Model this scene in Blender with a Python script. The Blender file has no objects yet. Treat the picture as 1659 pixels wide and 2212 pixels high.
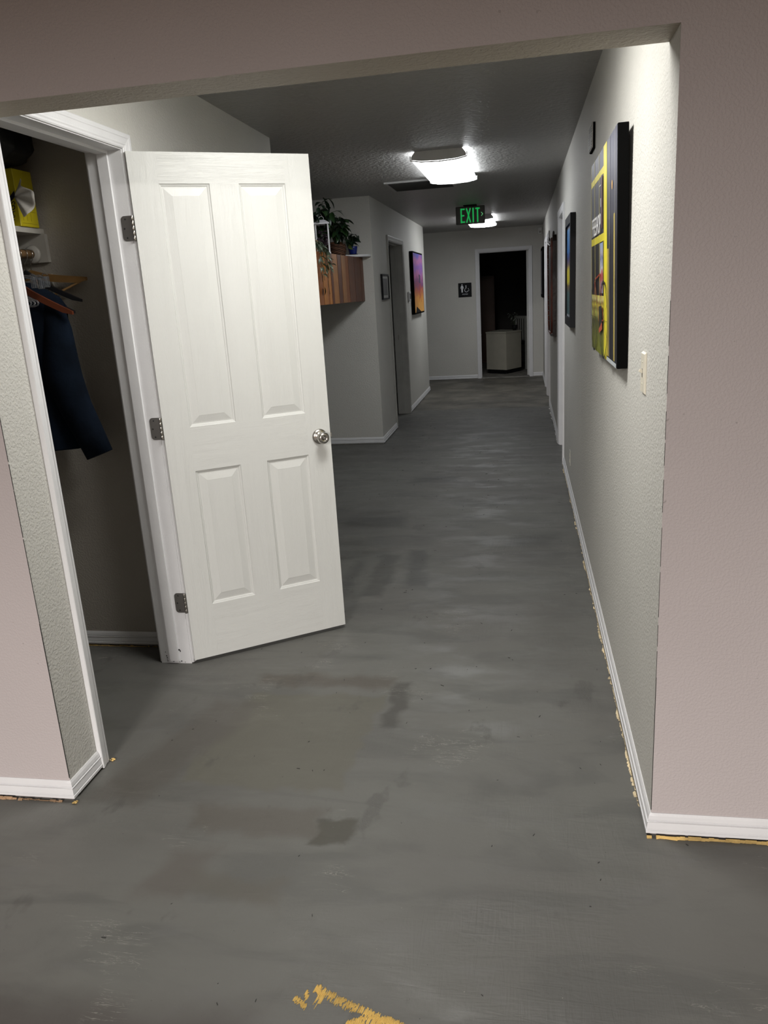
import bpy, bmesh, math, random
from mathutils import Vector, Matrix
random.seed(7)
S = bpy.context.scene
R = math.radians

# ------------------------------------------------------------------ camera
CAMZ = 1.4977
cam = bpy.data.cameras.new('camera'); camo = bpy.data.objects.new('camera', cam)
S.collection.objects.link(camo)
FPX = 1682.4
cam.sensor_fit = 'VERTICAL'; cam.sensor_height = 24.0
cam.lens = 24.0 * FPX / 2212.0
cam.clip_start = 0.02; cam.clip_end = 60
pt, rl, yw = R(-15.6546), R(-3.5496), R(-10.64)
fw = Vector((math.sin(yw)*math.cos(pt), math.cos(yw)*math.cos(pt), math.sin(pt)))
r0 = fw.cross(Vector((0, 0, 1))).normalized(); u0 = r0.cross(fw)
rr = r0*math.cos(rl) + u0*math.sin(rl); uu = -r0*math.sin(rl) + u0*math.cos(rl)
camo.matrix_world = Matrix(((rr.x, uu.x, -fw.x, 0), (rr.y, uu.y, -fw.y, 0), (rr.z, uu.z, -fw.z, CAMZ), (0, 0, 0, 1)))
S.camera = camo

# ------------------------------------------------------------------ world, lights, exposure
w = bpy.data.worlds.new('world'); S.world = w; w.use_nodes = True
w.node_tree.nodes['Background'].inputs[0].default_value = (0, 0, 0, 1)
w.node_tree.nodes['Background'].inputs[1].default_value = 0.0
S.view_settings.view_transform = 'Standard'; S.view_settings.look = 'None'
S.view_settings.gamma = 1.0; S.view_settings.use_curve_mapping = False
S.view_settings.exposure = 0.0
HALL = 12.6      # emission of the hall fixtures
NEAR = 43.0      # emission of the fixture just inside the opening
def area(name, loc, rot, sx, sy, power, col):
    l = bpy.data.lights.new(name, 'AREA'); l.shape = 'RECTANGLE'; l.size = sx; l.size_y = sy
    l.energy = power; l.color = col
    o = bpy.data.objects.new(name, l); S.collection.objects.link(o); o.location = loc; o.rotation_euler = rot
    return o
# unseen ceiling lamp added in the room behind the camera
area('room_light', (-0.9, -4.2, 2.44), (0, 0, 0), 1.2, 1.2, 1150, (1, .945, .90))

# ------------------------------------------------------------------ node helpers
def newmat(name):
    m = bpy.data.materials.new(name); m.use_nodes = True
    nt = m.node_tree; return m, nt, nt.nodes['Principled BSDF']
class N:
    def __init__(s, nt): s.nt = nt
    def n(s, t, **k):
        o = s.nt.nodes.new(t)
        for a, b in k.items(): setattr(o, a, b)
        return o
    def put(s, sock, v):
        if isinstance(v, bpy.types.NodeSocket): s.nt.links.new(v, sock)
        elif v is not None: sock.default_value = v
    def math(s, op, a, b=None, c=None, clamp=False):
        o = s.n('ShaderNodeMath', operation=op, use_clamp=clamp)
        s.put(o.inputs[0], a); s.put(o.inputs[1], b); s.put(o.inputs[2], c)
        return o.outputs[0]
    def coord(s, kind='Object', scale=(1, 1, 1), rot=(0, 0, 0), loc=(0, 0, 0)):
        t = s.n('ShaderNodeTexCoord'); m = s.n('ShaderNodeMapping')
        m.inputs['Scale'].default_value = scale; m.inputs['Rotation'].default_value = rot; m.inputs['Location'].default_value = loc
        s.nt.links.new(t.outputs[kind], m.inputs[0]); return m.outputs[0]
    def noise(s, vec, scale, detail=3, rough=.5, dist=0.0, out=0):
        o = s.n('ShaderNodeTexNoise'); s.put(o.inputs['Vector'], vec)
        o.inputs['Scale'].default_value = scale; o.inputs['Detail'].default_value = detail
        o.inputs['Roughness'].default_value = rough; o.inputs['Distortion'].default_value = dist
        return o.outputs[out]
    def ramp(s, v, a, b, lo=0.0, hi=1.0, smooth=True):
        o = s.n('ShaderNodeMapRange', interpolation_type='SMOOTHSTEP' if smooth else 'LINEAR')
        s.put(o.inputs[0], v); s.put(o.inputs[1], a); s.put(o.inputs[2], b); s.put(o.inputs[3], lo); s.put(o.inputs[4], hi)
        return o.outputs[0]
    def mix(s, f, a, b):
        o = s.n('ShaderNodeMix', data_type='RGBA'); s.put(o.inputs[0], f)
        s.put(o.inputs[6], a); s.put(o.inputs[7], b); return o.outputs[2]
    def bump(s, h, dist, strength=1.0, nrm=None):
        o = s.n('ShaderNodeBump'); s.put(o.inputs['Height'], h)
        o.inputs['Distance'].default_value = dist; o.inputs['Strength'].default_value = strength
        if nrm is not None: s.put(o.inputs['Normal'], nrm)
        return o.outputs[0]
def C4(c): return (c[0], c[1], c[2], 1)
def plain(name, col, rough=.5, metal=0.0, spec=.5, emit=None, estr=0, trans=0, bumpamt=0, bscale=60, var=.06):
    m, nt, b = newmat(name); n = N(nt)
    co = n.coord()
    v = n.noise(co, 9, 3)
    f = n.ramp(v, .3, .7)
    d = tuple(max(0, x*(1-var)) for x in col); e = tuple(x*(1+var) for x in col)
    n.put(b.inputs['Base Color'], n.mix(f, C4(d), C4(e)))
    b.inputs['Roughness'].default_value = rough; b.inputs['Metallic'].default_value = metal
    b.inputs['Specular IOR Level'].default_value = spec
    if trans: b.inputs['Transmission Weight'].default_value = trans; b.inputs['IOR'].default_value = 1.45
    if emit: b.inputs['Emission Color'].default_value = C4(emit); b.inputs['Emission Strength'].default_value = estr
    if bumpamt: n.put(b.inputs['Normal'], n.bump(n.noise(co, bscale, 3), bumpamt))
    return m
def wallmat(name, col, peel=.0016, scale=75, rough=.62):
    m, nt, b = newmat(name); n = N(nt); co = n.coord()
    big = n.ramp(n.noise(co, 1.3, 4), .3, .7)
    c2 = tuple(x*.94 for x in col)
    base = n.mix(big, C4(c2), C4(col))
    scuff = n.ramp(n.noise(co, 60, 2, .5), .74, .78, 0, .35)
    zone = n.ramp(n.noise(co, 2.2, 2), .55, .66)
    base = n.mix(n.math('MULTIPLY', scuff, zone), base, C4((.12, .11, .10)))
    n.put(b.inputs['Base Color'], base)
    b.inputs['Roughness'].default_value = rough; b.inputs['Specular IOR Level'].default_value = .35
    h = n.math('ADD', n.math('MULTIPLY', n.ramp(n.noise(co, scale, 2, .5), .40, .62), .7), n.math('MULTIPLY', n.noise(co, scale*.45, 2, .5), .6))
    n.put(b.inputs['Normal'], n.bump(h, peel))
    return m
M = {}
M['wall'] = wallmat('hall_paint', (.58, .57, .53), .0011, 120)
M['pink'] = wallmat('mauve_paint', (.50, .45, .445), .0006, 150)
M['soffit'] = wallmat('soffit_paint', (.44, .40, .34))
M['ceil'] = wallmat('ceiling_paint', (.37, .365, .355), .0032, 34, .44)
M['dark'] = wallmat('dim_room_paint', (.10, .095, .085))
M['trim'] = plain('white_trim', (.70, .70, .71), .40, bumpamt=.0003, bscale=140, var=.02)
M['trimold'] = plain('scuffed_trim', (.66, .655, .63), .42, bumpamt=.0004, bscale=140, var=.04)
def doormat(name, horiz):
    m, nt, b = newmat(name); n = N(nt)
    sc = (9, 9, 260) if horiz else (330, 330, 7)
    co = n.coord(scale=sc)
    g = n.noise(co, 1.0, 2.5, .6, 1.2)
    co2 = n.coord(scale=(2, 2, 26) if horiz else (22, 22, 1.6))
    g2 = n.noise(co2, 1.0, 2, .5, 2.2)
    rings = n.math('ABSOLUTE', n.math('SINE', n.math('MULTIPLY', g2, 60)))
    h = n.math('ADD', n.math('MULTIPLY', g, .8), n.math('MULTIPLY', n.ramp(rings, .0, .35), .35))
    n.put(b.inputs['Base Color'], C4((.565, .57, .55)))
    b.inputs['Roughness'].default_value = .42
    n.put(b.inputs['Normal'], n.bump(h, .0006, .75)); return m
M['door'] = doormat('moulded_door_paint', False); M['doorh'] = doormat('moulded_door_paint_rail', True)
M['steel'] = plain('satin_nickel', (.42, .40, .37), .26, 1.0)
M['steeld'] = plain('hinge_nickel', (.20, .19, .18), .42, .8)
M['black'] = plain('black_plastic', (.006, .006, .007), .6, spec=.2)
M['matte'] = plain('matte_black', (.003, .003, .003), .9, spec=.05)
M['taupe'] = plain('taupe_frame', (.36, .355, .33), .45)  # greyer and darker than the white trim
M['screw'] = plain('screw_hole', (.01, .01, .01), .7)
M['beige'] = plain('ivory_plastic', (.70, .66, .55), .35)
M['gold'] = plain('torn_board', (.50, .34, .12), .9, bumpamt=.002, bscale=200, var=.5)
M['brownboard'] = plain('brown_torn_board', (.30, .19, .11), .9, bumpamt=.002, bscale=200, var=.5)
M['crumb'] = plain('plaster_crumb', (.62, .52, .34), .9, var=.35)
M['dirt'] = plain('dark_debris', (.02, .02, .018), .7)

# floor: scraped grey sealer over old adhesive
def floormat():
    m, nt, b = newmat('scraped_floor'); n = N(nt)
    t = n.n('ShaderNodeTexCoord'); sep = n.n('ShaderNodeSeparateXYZ')
    nz = n.n('ShaderNodeTexNoise'); nz.inputs['Scale'].default_value = 9; nz.inputs['Detail'].default_value = 4
    nt.links.new(t.outputs['Object'], nz.inputs['Vector'])
    va = n.n('ShaderNodeVectorMath', operation='SUBTRACT'); va.inputs[1].default_value = (.5, .5, .5)
    nt.links.new(nz.outputs['Color'], va.inputs[0])
    vs = n.n('ShaderNodeVectorMath', operation='SCALE'); vs.inputs['Scale'].default_value = .11
    nt.links.new(va.outputs[0], vs.inputs[0])
    vd = n.n('ShaderNodeVectorMath', operation='ADD'); nt.links.new(t.outputs['Object'], vd.inputs[0]); nt.links.new(vs.outputs[0], vd.inputs[1])
    nt.links.new(vd.outputs[0], sep.inputs[0])
    X, Y = sep.outputs[0], sep.outputs[1]
    P = t.outputs['Object']
    def rect(cx, cy, hx, hy, soft=.03, skew=0.0):
        xx = n.math('SUBTRACT', n.math('SUBTRACT', X, cx), n.math('MULTIPLY', n.math('SUBTRACT', Y, cy), skew)) if skew else n.math('SUBTRACT', X, cx)
        dx = n.math('SUBTRACT', n.math('ABSOLUTE', xx), hx)
        dy = n.math('SUBTRACT', n.math('ABSOLUTE', n.math('SUBTRACT', Y, cy)), hy)
        return n.ramp(n.math('MAXIMUM', dx, dy), soft, -soft)
    base = (.124, .124, .113, 1)
    big = n.ramp(n.noise(P, 1.1, 3), .35, .7)
    col = n.mix(big, base, (0.105, 0.102, 0.094, 1))
    # long trowel sweeps
    swp = n.ramp(n.noise(n.coord(scale=(1.2, 3.6, 1)), 1.6, 4, .55, .8), .46, .66)
    col = n.mix(n.math('MULTIPLY', swp, .38), col, (0.066, 0.067, 0.063, 1))
    sheen = n.ramp(n.noise(n.coord(scale=(2.0, 4.2, 1), loc=(3, 1, 0)), 2.0, 4, .6, .5), .56, .68)
    col = n.mix(n.math('MULTIPLY', sheen, .30), col, (0.130, 0.129, 0.125, 1))
    # bare brown patches where the sealer is missing
    patches = [(-.83, 2.35, .27, .30, .015, .10, (0.104, 0.100, 0.080)), (-.80, 2.76, .28, .045, .03, 0, (0.083, 0.073, 0.061)),
               (-.80, 1.90, .20, .065, .03, 0, (0.092, 0.084, 0.072)), (-.56, 1.865, .055, .06, .012, .3, (0.056, 0.052, 0.040)),
               (-1.20, 2.25, .10, .32, .04, .35, (0.086, 0.080, 0.070)), (-.78, 1.62, .14, .04, .03, 0, (0.096, 0.090, 0.076)),
               (-.95, 1.66, .06, .10, .04, .2, (0.096, 0.088, 0.078)), (-.78, 4.0, .05, .32, .02, 0, (0.036, 0.037, 0.034)),
               (-.60, 4.10, .05, .30, .02, -.12, (0.041, 0.042, 0.040)), (-.95, 3.95, .03, .25, .02, 0, (0.052, 0.053, 0.050)),
               (.06, 4.6, .12, .12, .10, .4, (0.043, 0.044, 0.041)), (.14, 3.3, .10, .45, .10, 0, (0.092, 0.090, 0.082)),
               (-.72, 6.2, .18, .10, .04, 0, (0.042, 0.044, 0.042)), (-1.0, 5.0, .2, .12, .05, 0, (0.043, 0.045, 0.042)),
               (-.48, 2.6, .03, .16, .02, 0, (0.059, 0.056, 0.050)), (-.95, 1.15, .35, .1, .08, 0, (0.066, 0.058, 0.053))]
    for cx, cy, hx, hy, so, sk, c in patches:
        k_ = .8 if cy < 3 else .52
        col = n.mix(n.math('MULTIPLY', rect(cx, cy, hx, hy, so+(.012 if cy > 3 else 0), sk), k_), col, C4(c))
    # far end of the hall is bare concrete
    far = n.ramp(Y, 10.0, 10.1)
    conc = n.mix(n.ramp(n.noise(P, 2.4, 5, .6), .35, .7), (0.070, 0.065, 0.053, 1), (0.168, 0.153, 0.125, 1))
    col = n.mix(n.math('MULTIPLY', far, .8), col, conc)
    # specks
    sp = n.ramp(n.noise(P, 170, 1), .79, .82)
    col = n.mix(sp, col, (0.014, 0.014, 0.013, 1))
    lite = n.ramp(n.noise(n.coord(loc=(9, 4, 1)), 150, 1), .81, .84)
    col = n.mix(lite, col, (0.280, 0.265, 0.238, 1))
    crz = n.math('ABSOLUTE', n.math('SUBTRACT', n.noise(n.coord(scale=(3, 22, 1), rot=(0, 0, .12)), 1.6, 4, .6, 1.5), .5))
    crz = n.math('MULTIPLY', n.ramp(crz, .010, .002), n.ramp(n.noise(n.coord(loc=(4, 1, 0)), 3.1, 3), .58, .66))
    col = n.mix(n.math('MULTIPLY', crz, .55), col, (.30, .29, .26, 1))
    rough_z = n.ramp(n.noise(n.coord(loc=(11, 3, 0), scale=(1.3, .8, 1)), 3.4, 4, .65), .62, .68)
    col = n.mix(n.math('MULTIPLY', rough_z, .45), col, (.062, .060, .054, 1))
    n.put(b.inputs['Base Color'], col)
    ro = n.ramp(n.noise(n.coord(scale=(1, 2.2, 1), loc=(5, 2, 0)), 2.6, 4, .6), .44, .66, .60, .40)
    n.put(b.inputs['Roughness'], ro); b.inputs['Specular IOR Level'].default_value = .42
    # relief: trowel chatter, scratches, ridges
    f1 = n.noise(P, 26, 5, .6)
    zone = n.ramp(n.noise(n.coord(loc=(1, 7, 0)), 2.3, 3), .48, .62)
    scr = n.noise(n.coord(scale=(34, 4, 1), rot=(0, 0, .3)), 1.0, 3, .7, 1.2)
    scr2 = n.noise(n.coord(scale=(5, 40, 1), rot=(0, 0, -.2)), 1.0, 3, .7, 1.2)
    h = n.math('ADD', n.math('MULTIPLY', f1, .25), n.math('MULTIPLY', n.math('MULTIPLY', n.math('ADD', scr, scr2), zone), .36))
    h = n.math('ADD', h, n.math('MULTIPLY', swp, .12))
    h = n.math('ADD', h, n.math('MULTIPLY', n.noise(P, 4, 2), .35))
    h = n.math('ADD', h, n.math('MULTIPLY', n.math('MULTIPLY', n.noise(P, 150, 2, .6), rough_z), .45))
    h = n.math('SUBTRACT', h, n.math('MULTIPLY', rough_z, .25))
    n.put(b.inputs['Normal'], n.bump(h, .006, .55))
    return m
M['floor'] = floormat()

# ------------------------------------------------------------------ geometry helpers
def box(bm, x0, x1, y0, y1, z0, z1, mi=0):
    v = [bm.verts.new(p) for p in ((x0, y0, z0), (x1, y0, z0), (x1, y1, z0), (x0, y1, z0), (x0, y0, z1), (x1, y0, z1), (x1, y1, z1), (x0, y1, z1))]
    fs = [bm.faces.new([v[i] for i in q]) for q in ((0, 3, 2, 1), (4, 5, 6, 7), (0, 1, 5, 4), (1, 2, 6, 5), (2, 3, 7, 6), (3, 0, 4, 7))]
    for f in fs: f.material_index = mi
    return fs
def BX(*a):
    bm = bmesh.new(); box(bm, *a); return bm
def bev(bm, r, seg=2):
    bmesh.ops.bevel(bm, geom=list(bm.edges), offset=r, segments=seg, affect='EDGES', profile=.6); return bm
def tube(bm, pts, r, seg=8, cap=True, mi=0):
    pts = [Vector(p) for p in pts]; rs = r if isinstance(r, (list, tuple)) else [r]*len(pts)
    rings = []; prev = None
    for i, p in enumerate(pts):
        d = (pts[min(i+1, len(pts)-1)] - pts[max(i-1, 0)]).normalized()
        if prev is None:
            a = Vector((0, 0, 1)) if abs(d.z) < .9 else Vector((1, 0, 0)); u = d.cross(a).normalized()
        else:
            u = (prev - d*prev.dot(d)); u = u.normalized() if u.length > 1e-6 else d.orthogonal().normalized()
        prev = u; v = d.cross(u)
        rings.append([bm.verts.new(p + (u*math.cos(2*math.pi*k/seg) + v*math.sin(2*math.pi*k/seg))*rs[i]) for k in range(seg)])
    for a, b in zip(rings, rings[1:]):
        for k in range(seg):
            f = bm.faces.new((a[k], a[(k+1) % seg], b[(k+1) % seg], b[k])); f.smooth = True; f.material_index = mi
    if cap:
        for q in (rings[0][::-1], rings[-1]):
            f = bm.faces.new(q); f.material_index = mi
def lathe(bm, prof, seg=24, mi=0):
    """prof: (radius, height) along +Z"""
    rings = []
    for r, z in prof:
        rings.append([bm.verts.new((max(r, 1e-5)*math.cos(2*math.pi*k/seg), max(r, 1e-5)*math.sin(2*math.pi*k/seg), z)) for k in range(seg)])
    for a, b in zip(rings, rings[1:]):
        for k in range(seg):
            f = bm.faces.new((a[k], a[(k+1) % seg], b[(k+1) % seg], b[k])); f.smooth = True; f.material_index = mi
def xf(bm, m): bmesh.ops.transform(bm, matrix=m, verts=bm.verts); return bm
def obj(name, bm, mats, parent=None, smooth=False, fix=True):
    if fix: bmesh.ops.recalc_face_normals(bm, faces=bm.faces)
    me = bpy.data.meshes.new(name); bm.to_mesh(me); bm.free()
    for m in (mats if isinstance(mats, (list, tuple)) else [mats]): me.materials.append(m)
    if smooth:
        for p in me.polygons: p.use_smooth = True
    o = bpy.data.objects.new(name, me); S.collection.objects.link(o)
    if parent: o.parent = parent
    return o
def tag(o, label=None, cat=None, group=None, kind=None):
    if label: o['label'] = label
    if cat: o['category'] = cat
    if group: o['group'] = group
    if kind: o['kind'] = kind
    return o
def empty(name, loc=(0, 0, 0), rz=0, label=None, cat=None, group=None, kind=None):
    o = bpy.data.objects.new(name, None); S.collection.objects.link(o); o.location = loc; o.rotation_euler = (0, 0, rz)
    o.empty_display_size = .05
    return tag(o, label, cat, group, kind)
def struct(name, bm, mats, label, cat, parent=None):
    return tag(obj(name, bm, mats, parent), label, cat, kind='structure')

# ------------------------------------------------------------------ shell
XR, XL = .3356, -1.4318
Y0, Y1 = 1.94, 2.08           # opening wall, front and back face
ZH, ZC = 2.0083, 2.403        # header, ceiling
YE, YF, YL, YB = 4.76, 7.849, 12.10, 13.495
T = .14
# doorway extents (clear opening)
CD = (2.160, 2.885, 2.058)    # closet
LD = (8.80, 9.84, 2.045)      # left side door
RD1 = (6.715, 7.53, 2.045)    # right side doors
RD2 = (10.13, 11.02, 2.045)
RD3 = (11.22, 12.0, 2.045)
BD = (-.700, .110, 2.045)     # back door in x

bm = bmesh.new(); box(bm, -5, 5, .4, YB+.02, -.12, 0)
tag(obj('floor', bm, M['floor']), 'scraped dark grey hall floor with brown patches and trowel marks', 'floor', kind='structure')
struct('floor', BX(-5, 5, -8.2, .4, -.12, .004), plain('bounce_absorber', (.045, .028, .014), .95, spec=.05, bumpamt=.002, bscale=200), 'unseen brown carpet added behind the camera to absorb bounce light', 'floor')  # unseen dark floor covering, added to soak up bounced light
bm = bmesh.new(); box(bm, -3.8, 3.2, YB+.02, 19, -.12, .004)
tag(obj('floor', bm, plain('bare_concrete', (.16, .15, .13), .7, bumpamt=.002, bscale=12, var=.3)), 'pale bare concrete floor of the dark room at the end', 'floor', kind='structure')
struct('ceiling', BX(-3.8, 3.2, Y0, 19, ZC, ZC+.12), M['ceil'], 'dim textured grey hall ceiling with lights on it', 'ceiling')
struct('ceiling', BX(-5, 5, -8.2, Y0, 2.46, 2.6), wallmat('near_ceiling_low_bounce', (.12, .08, .05), .002, 30), 'higher ceiling of the near room, in front of the header', 'ceiling')  # unseen ceiling, coloured dark brown to keep bounced light low

bm = bmesh.new()
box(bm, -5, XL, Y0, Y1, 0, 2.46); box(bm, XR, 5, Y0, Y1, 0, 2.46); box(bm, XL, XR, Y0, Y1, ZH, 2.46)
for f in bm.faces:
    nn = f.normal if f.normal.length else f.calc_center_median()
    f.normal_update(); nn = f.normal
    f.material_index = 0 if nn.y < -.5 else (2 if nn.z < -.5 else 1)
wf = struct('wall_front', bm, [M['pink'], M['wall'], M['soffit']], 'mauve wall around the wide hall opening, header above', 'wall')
bm = bmesh.new()
z = .078
while z < 1.25:
    l = random.uniform(.05, .16)
    wd = .0012 if z < .6 else .0005
    box(bm, XL-wd*1.3, XL+.0006, Y0-.0007, Y0+.001, z, min(z+l, 1.25)); z += l + (random.uniform(.0, .012) if z > .5 else 0)
obj('corner_crack', bm, M['dirt'], wf)
bm = bmesh.new(); z = .078
while z < 1.45:
    l = random.uniform(.05, .14); wd = .0010 if z < .4 else .0004
    box(bm, XR-.0006, XR+wd, Y0-.0007, Y0+.001, z, z+l); z += l + (random.uniform(.005, .06) if z > .45 else 0)
obj('corner_crack', bm, M['dirt'], wf)

def wall_x(name, x0, x1, ya, yb, holes, label, mat=None, z1=ZC):
    bm = bmesh.new(); y = ya
    for a, b, h in holes:
        box(bm, x0, x1, y, a, 0, z1); box(bm, x0, x1, a, b, h, z1); y = b
    box(bm, x0, x1, y, yb, 0, z1)
    return struct(name, bm, mat or M['wall'], label, 'wall')
J = .018   # jamb board thickness
def hole(d): return (d[0]-J, d[1]+J, d[2]+J)
wall_x('wall_left', XL-T, XL, Y1, YE, [hole(CD)], 'left hall wall holding the open closet doorway')
wall_x('wall_left', XL-T, XL, YF, YL, [hole(LD)], 'left hall wall beyond the planter recess, with purple sunset picture')
wall_x('wall_right', XR, XR+T, Y1, YB, [hole(RD1), hole(RD2), hole(RD3)], 'long right hall wall hung with pictures')
bm = bmesh.new()
box(bm, -3.8, BD[0]-J, YB, YB+.12, 0, ZC); box(bm, BD[1]+J, 3.2, YB, YB+.12, 0, ZC); box(bm, BD[0]-J, BD[1]+J, YB, YB+.12, BD[2]+J, ZC)
struct('wall_back', bm, M['wall'], 'grey end wall of the hall around the dark doorway', 'wall')
struct('wall_closet', BX(-2.25, XL-T, 3.05, 3.15, 0, ZC), wallmat('closet_wall_shaded', (.42, .39, .345), .0008, 120), 'dim side wall inside the closet behind the jacket', 'wall')  # hall paint darkened so the closet's shade sits in the colour
struct('wall_closet', BX(-2.35, -2.25, Y1, 3.15, 0, ZC), plain('closet_rear_shaded', (.13, .12, .11), .9), 'rear wall of the closet, mostly out of sight', 'wall')  # rear wall darkened to hold the closet shade and limit bounce
struct('wall_alcove', BX(-3.8, XL-T, 4.62, YE, 0, ZC), M['wall'], 'near return wall of the planter recess', 'wall')
struct('wall_alcove', BX(-3.8, XL-T, YF, YF+.12, 0, ZC), M['wall'], 'grey wall facing the camera under the wooden planter', 'wall')
struct('wall_alcove', BX(-3.8, -3.7, YE, YF, 0, ZC), M['wall'], 'far left wall of the planter recess', 'wall')
struct('wall_side', BX(-3.8, XL-T, YL-.12, YL, 0, ZC), M['wall'], 'return wall at the end of the left hall wall', 'wall')
struct('wall_side', BX(-3.8, -3.7, YL, YB, 0, ZC), M['wall'], 'far wall of the side passage turning left', 'wall')
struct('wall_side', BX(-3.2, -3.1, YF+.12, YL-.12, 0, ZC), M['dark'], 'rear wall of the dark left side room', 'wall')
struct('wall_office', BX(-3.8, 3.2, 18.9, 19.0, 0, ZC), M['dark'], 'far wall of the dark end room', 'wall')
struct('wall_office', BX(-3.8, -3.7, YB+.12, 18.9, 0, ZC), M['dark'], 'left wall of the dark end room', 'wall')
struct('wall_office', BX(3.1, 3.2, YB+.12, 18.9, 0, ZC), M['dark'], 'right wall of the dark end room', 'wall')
NR = plain('near_room_low_bounce', (.10, .06, .03), .7)  # unseen walls, coloured dark brown to cut light bouncing onto the header
struct('wall_rear', BX(-5, 5, -8.2, -8.1, 0, 2.46), NR, 'rear wall of the near room behind the camera', 'wall')
struct('wall_rear', BX(-5, -4.9, -8.1, Y0, 0, 2.46), NR, 'left wall of the near room, out of view', 'wall')
struct('wall_rear', BX(4.9, 5, -8.1, Y0, 0, 2.46), NR, 'right wall of the near room, out of view', 'wall')

# ------------------------------------------------------------------ baseboards
BZ = .012
BP = [(.0, .0), (.014, 0), (.014, .008), (.0105, .0095), (.0122, .0130), (.0095, .031), (.0118, .0345), (.0070, .0362), (.0092, .040), (.0065, .0505), (.0025, .0575), (0, .0575)]
def run(name, p, q, nrm, label, m0=0, m1=0, mat=None, parent=None):
    """baseboard from p to q (xy) standing out along nrm; m0/m1 = mitre growth at each end"""
    bm = bmesh.new(); p = Vector((p[0], p[1], 0)); q = Vector((q[0], q[1], 0)); d = (q-p).normalized(); n_ = Vector((nrm[0], nrm[1], 0))
    A = []; B = []
    for t, z in BP:
        A.append(bm.verts.new(p + n_*t - d*t*m0 + Vector((0, 0, BZ+z)))); B.append(bm.verts.new(q + n_*t + d*t*m1 + Vector((0, 0, BZ+z))))
    k = len(BP)
    for i in range(k): bm.faces.new((A[i], A[(i+1) % k], B[(i+1) % k], B[i]))
    bm.faces.new(A); bm.faces.new(B[::-1])
    return struct(name, bm, mat or M['trim'], label, 'baseboard', parent)
run('baseboard_front', (-4.9, Y0), (XL, Y0), (0, -1), 'white baseboard under the left mauve wall', 0, 1)
run('baseboard_front', (XR, Y0), (4.9, Y0), (0, -1), 'white baseboard under the right mauve wall', 1, 0)
run('baseboard_left', (XL, Y0), (XL, 2.104), (1, 0), 'short white baseboard between the opening corner and closet casing', 1, 0)
run('baseboard_left', (XL, 2.94), (XL, YE), (1, 0), 'white baseboard behind the open closet door', 0, 1)
run('baseboard_left', (XL, YF), (XL, LD[0]-.055), (1, 0), 'short baseboard below the small framed notice', 1, 0)
run('baseboard_left', (XL, LD[1]+.055), (XL, YL), (1, 0), 'baseboard below the purple sunset picture', 0, 1)
run('baseboard_right', (XR, Y0), (XR, RD1[0]-.055), (-1, 0), 'long white baseboard along the near right hall wall', 1, 0)
run('baseboard_right', (XR, RD1[1]+.055), (XR, RD2[0]-.055), (-1, 0), 'white baseboard below the carved dark wall hanging')
run('baseboard_right', (XR, RD3[1]+.055), (XR, YB), (-1, 0), 'short baseboard at the far right corner', 0, -1)
run('baseboard_closet', (-2.25, 3.05), (XL-T, 3.05), (0, -1), 'dim white baseboard inside the closet')
run('baseboard_alcove', (-3.7, YF), (XL, YF), (0, -1), 'white baseboard on the wall under the wooden planter', 0, 1)
run('baseboard_back', (-3.7, YB), (BD[0]-.06, YB), (0, -1), 'white baseboard left of the end doorway')
run('baseboard_back', (BD[1]+.06, YB), (XR, YB), (0, -1), 'short white baseboard right of the end doorway', 0, -1)

# ------------------------------------------------------------------ door frames
CP = [(0, 0), (0, .006), (.004, .009), (.010, .0095), (.014, .012), (.017, .012), (.019, .0105), (.034, .0135), (.037, .0155), (.040, .0155), (.044, .0165), (.050, .0165), (.052, .014), (.052, 0)]
def casing(bm, P, a, b, zt, rev=.004):
    """P(u, d, z) -> point; u along wall, d out of the wall"""
    rows = []
    for t, d in CP:
        t = t + rev
        rows.append([bm.verts.new(P(a-t, d, .004)), bm.verts.new(P(a-t, d, zt+t)), bm.verts.new(P(b+t, d, zt+t)), bm.verts.new(P(b+t, d, .004))])
    for r1, r2 in zip(rows, rows[1:]):
        for k in range(3): bm.faces.new((r1[k], r1[k+1], r2[k+1], r2[k]))
def frame(idx, P, a, b, zt, depth, label, stop=(.05, .09), both=True, mat=None):
    mat = mat or M['trim']
    t = empty('trim_%d' % idx, label=label, cat='door frame', kind='structure')
    bm = bmesh.new(); casing(bm, P, a, b, zt); obj('casing', bm, mat, t)
    def pb(bm, u0, u1, d0, d1, z0, z1):
        ps = [P(u, d, z) for z in (z0, z1) for (u, d) in ((u0, d0), (u1, d0), (u1, d1), (u0, d1))]
        v = [bm.verts.new(p) for p in ps]
        for q in ((0, 3, 2, 1), (4, 5, 6, 7), (0, 1, 5, 4), (1, 2, 6, 5), (2, 3, 7, 6), (3, 0, 4, 7)): bm.faces.new([v[i] for i in q])
    for u0, u1 in ((a-J, a), (b, b+J)):
        bm = bmesh.new(); pb(bm, u0, u1, .0, -depth, .0, zt+J); obj('jamb', bm, mat, t)
    bm = bmesh.new(); pb(bm, a, b, .0, -depth, zt, zt+J); obj('head_jamb', bm, mat, t)
    if both:
        bm = bmesh.new(); casing(bm, lambda u, d, z: P(u, -depth-d, z), a, b, zt); obj('casing', bm, mat, t)
    s0, s1 = -stop[0], -stop[1]
    bm = bmesh.new()
    pb(bm, a, a+.010, s0, s1, .014, zt); pb(bm, b-.010, b, s0, s1, .014, zt); pb(bm, a+.010, b-.010, s0, s1, zt-.010, zt)
    obj('door_stop', bm, mat, t)
    return t
PL = lambda u, d, z: Vector((XL+d, u, z))
PR = lambda u, d, z: Vector((XR-d, u, z))
PB = lambda u, d, z: Vector((u, YB-d, z))
t1 = frame(1, PL, CD[0], CD[1], CD[2], T, 'white casing and jamb of the open closet doorway', (.054, .094))
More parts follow.
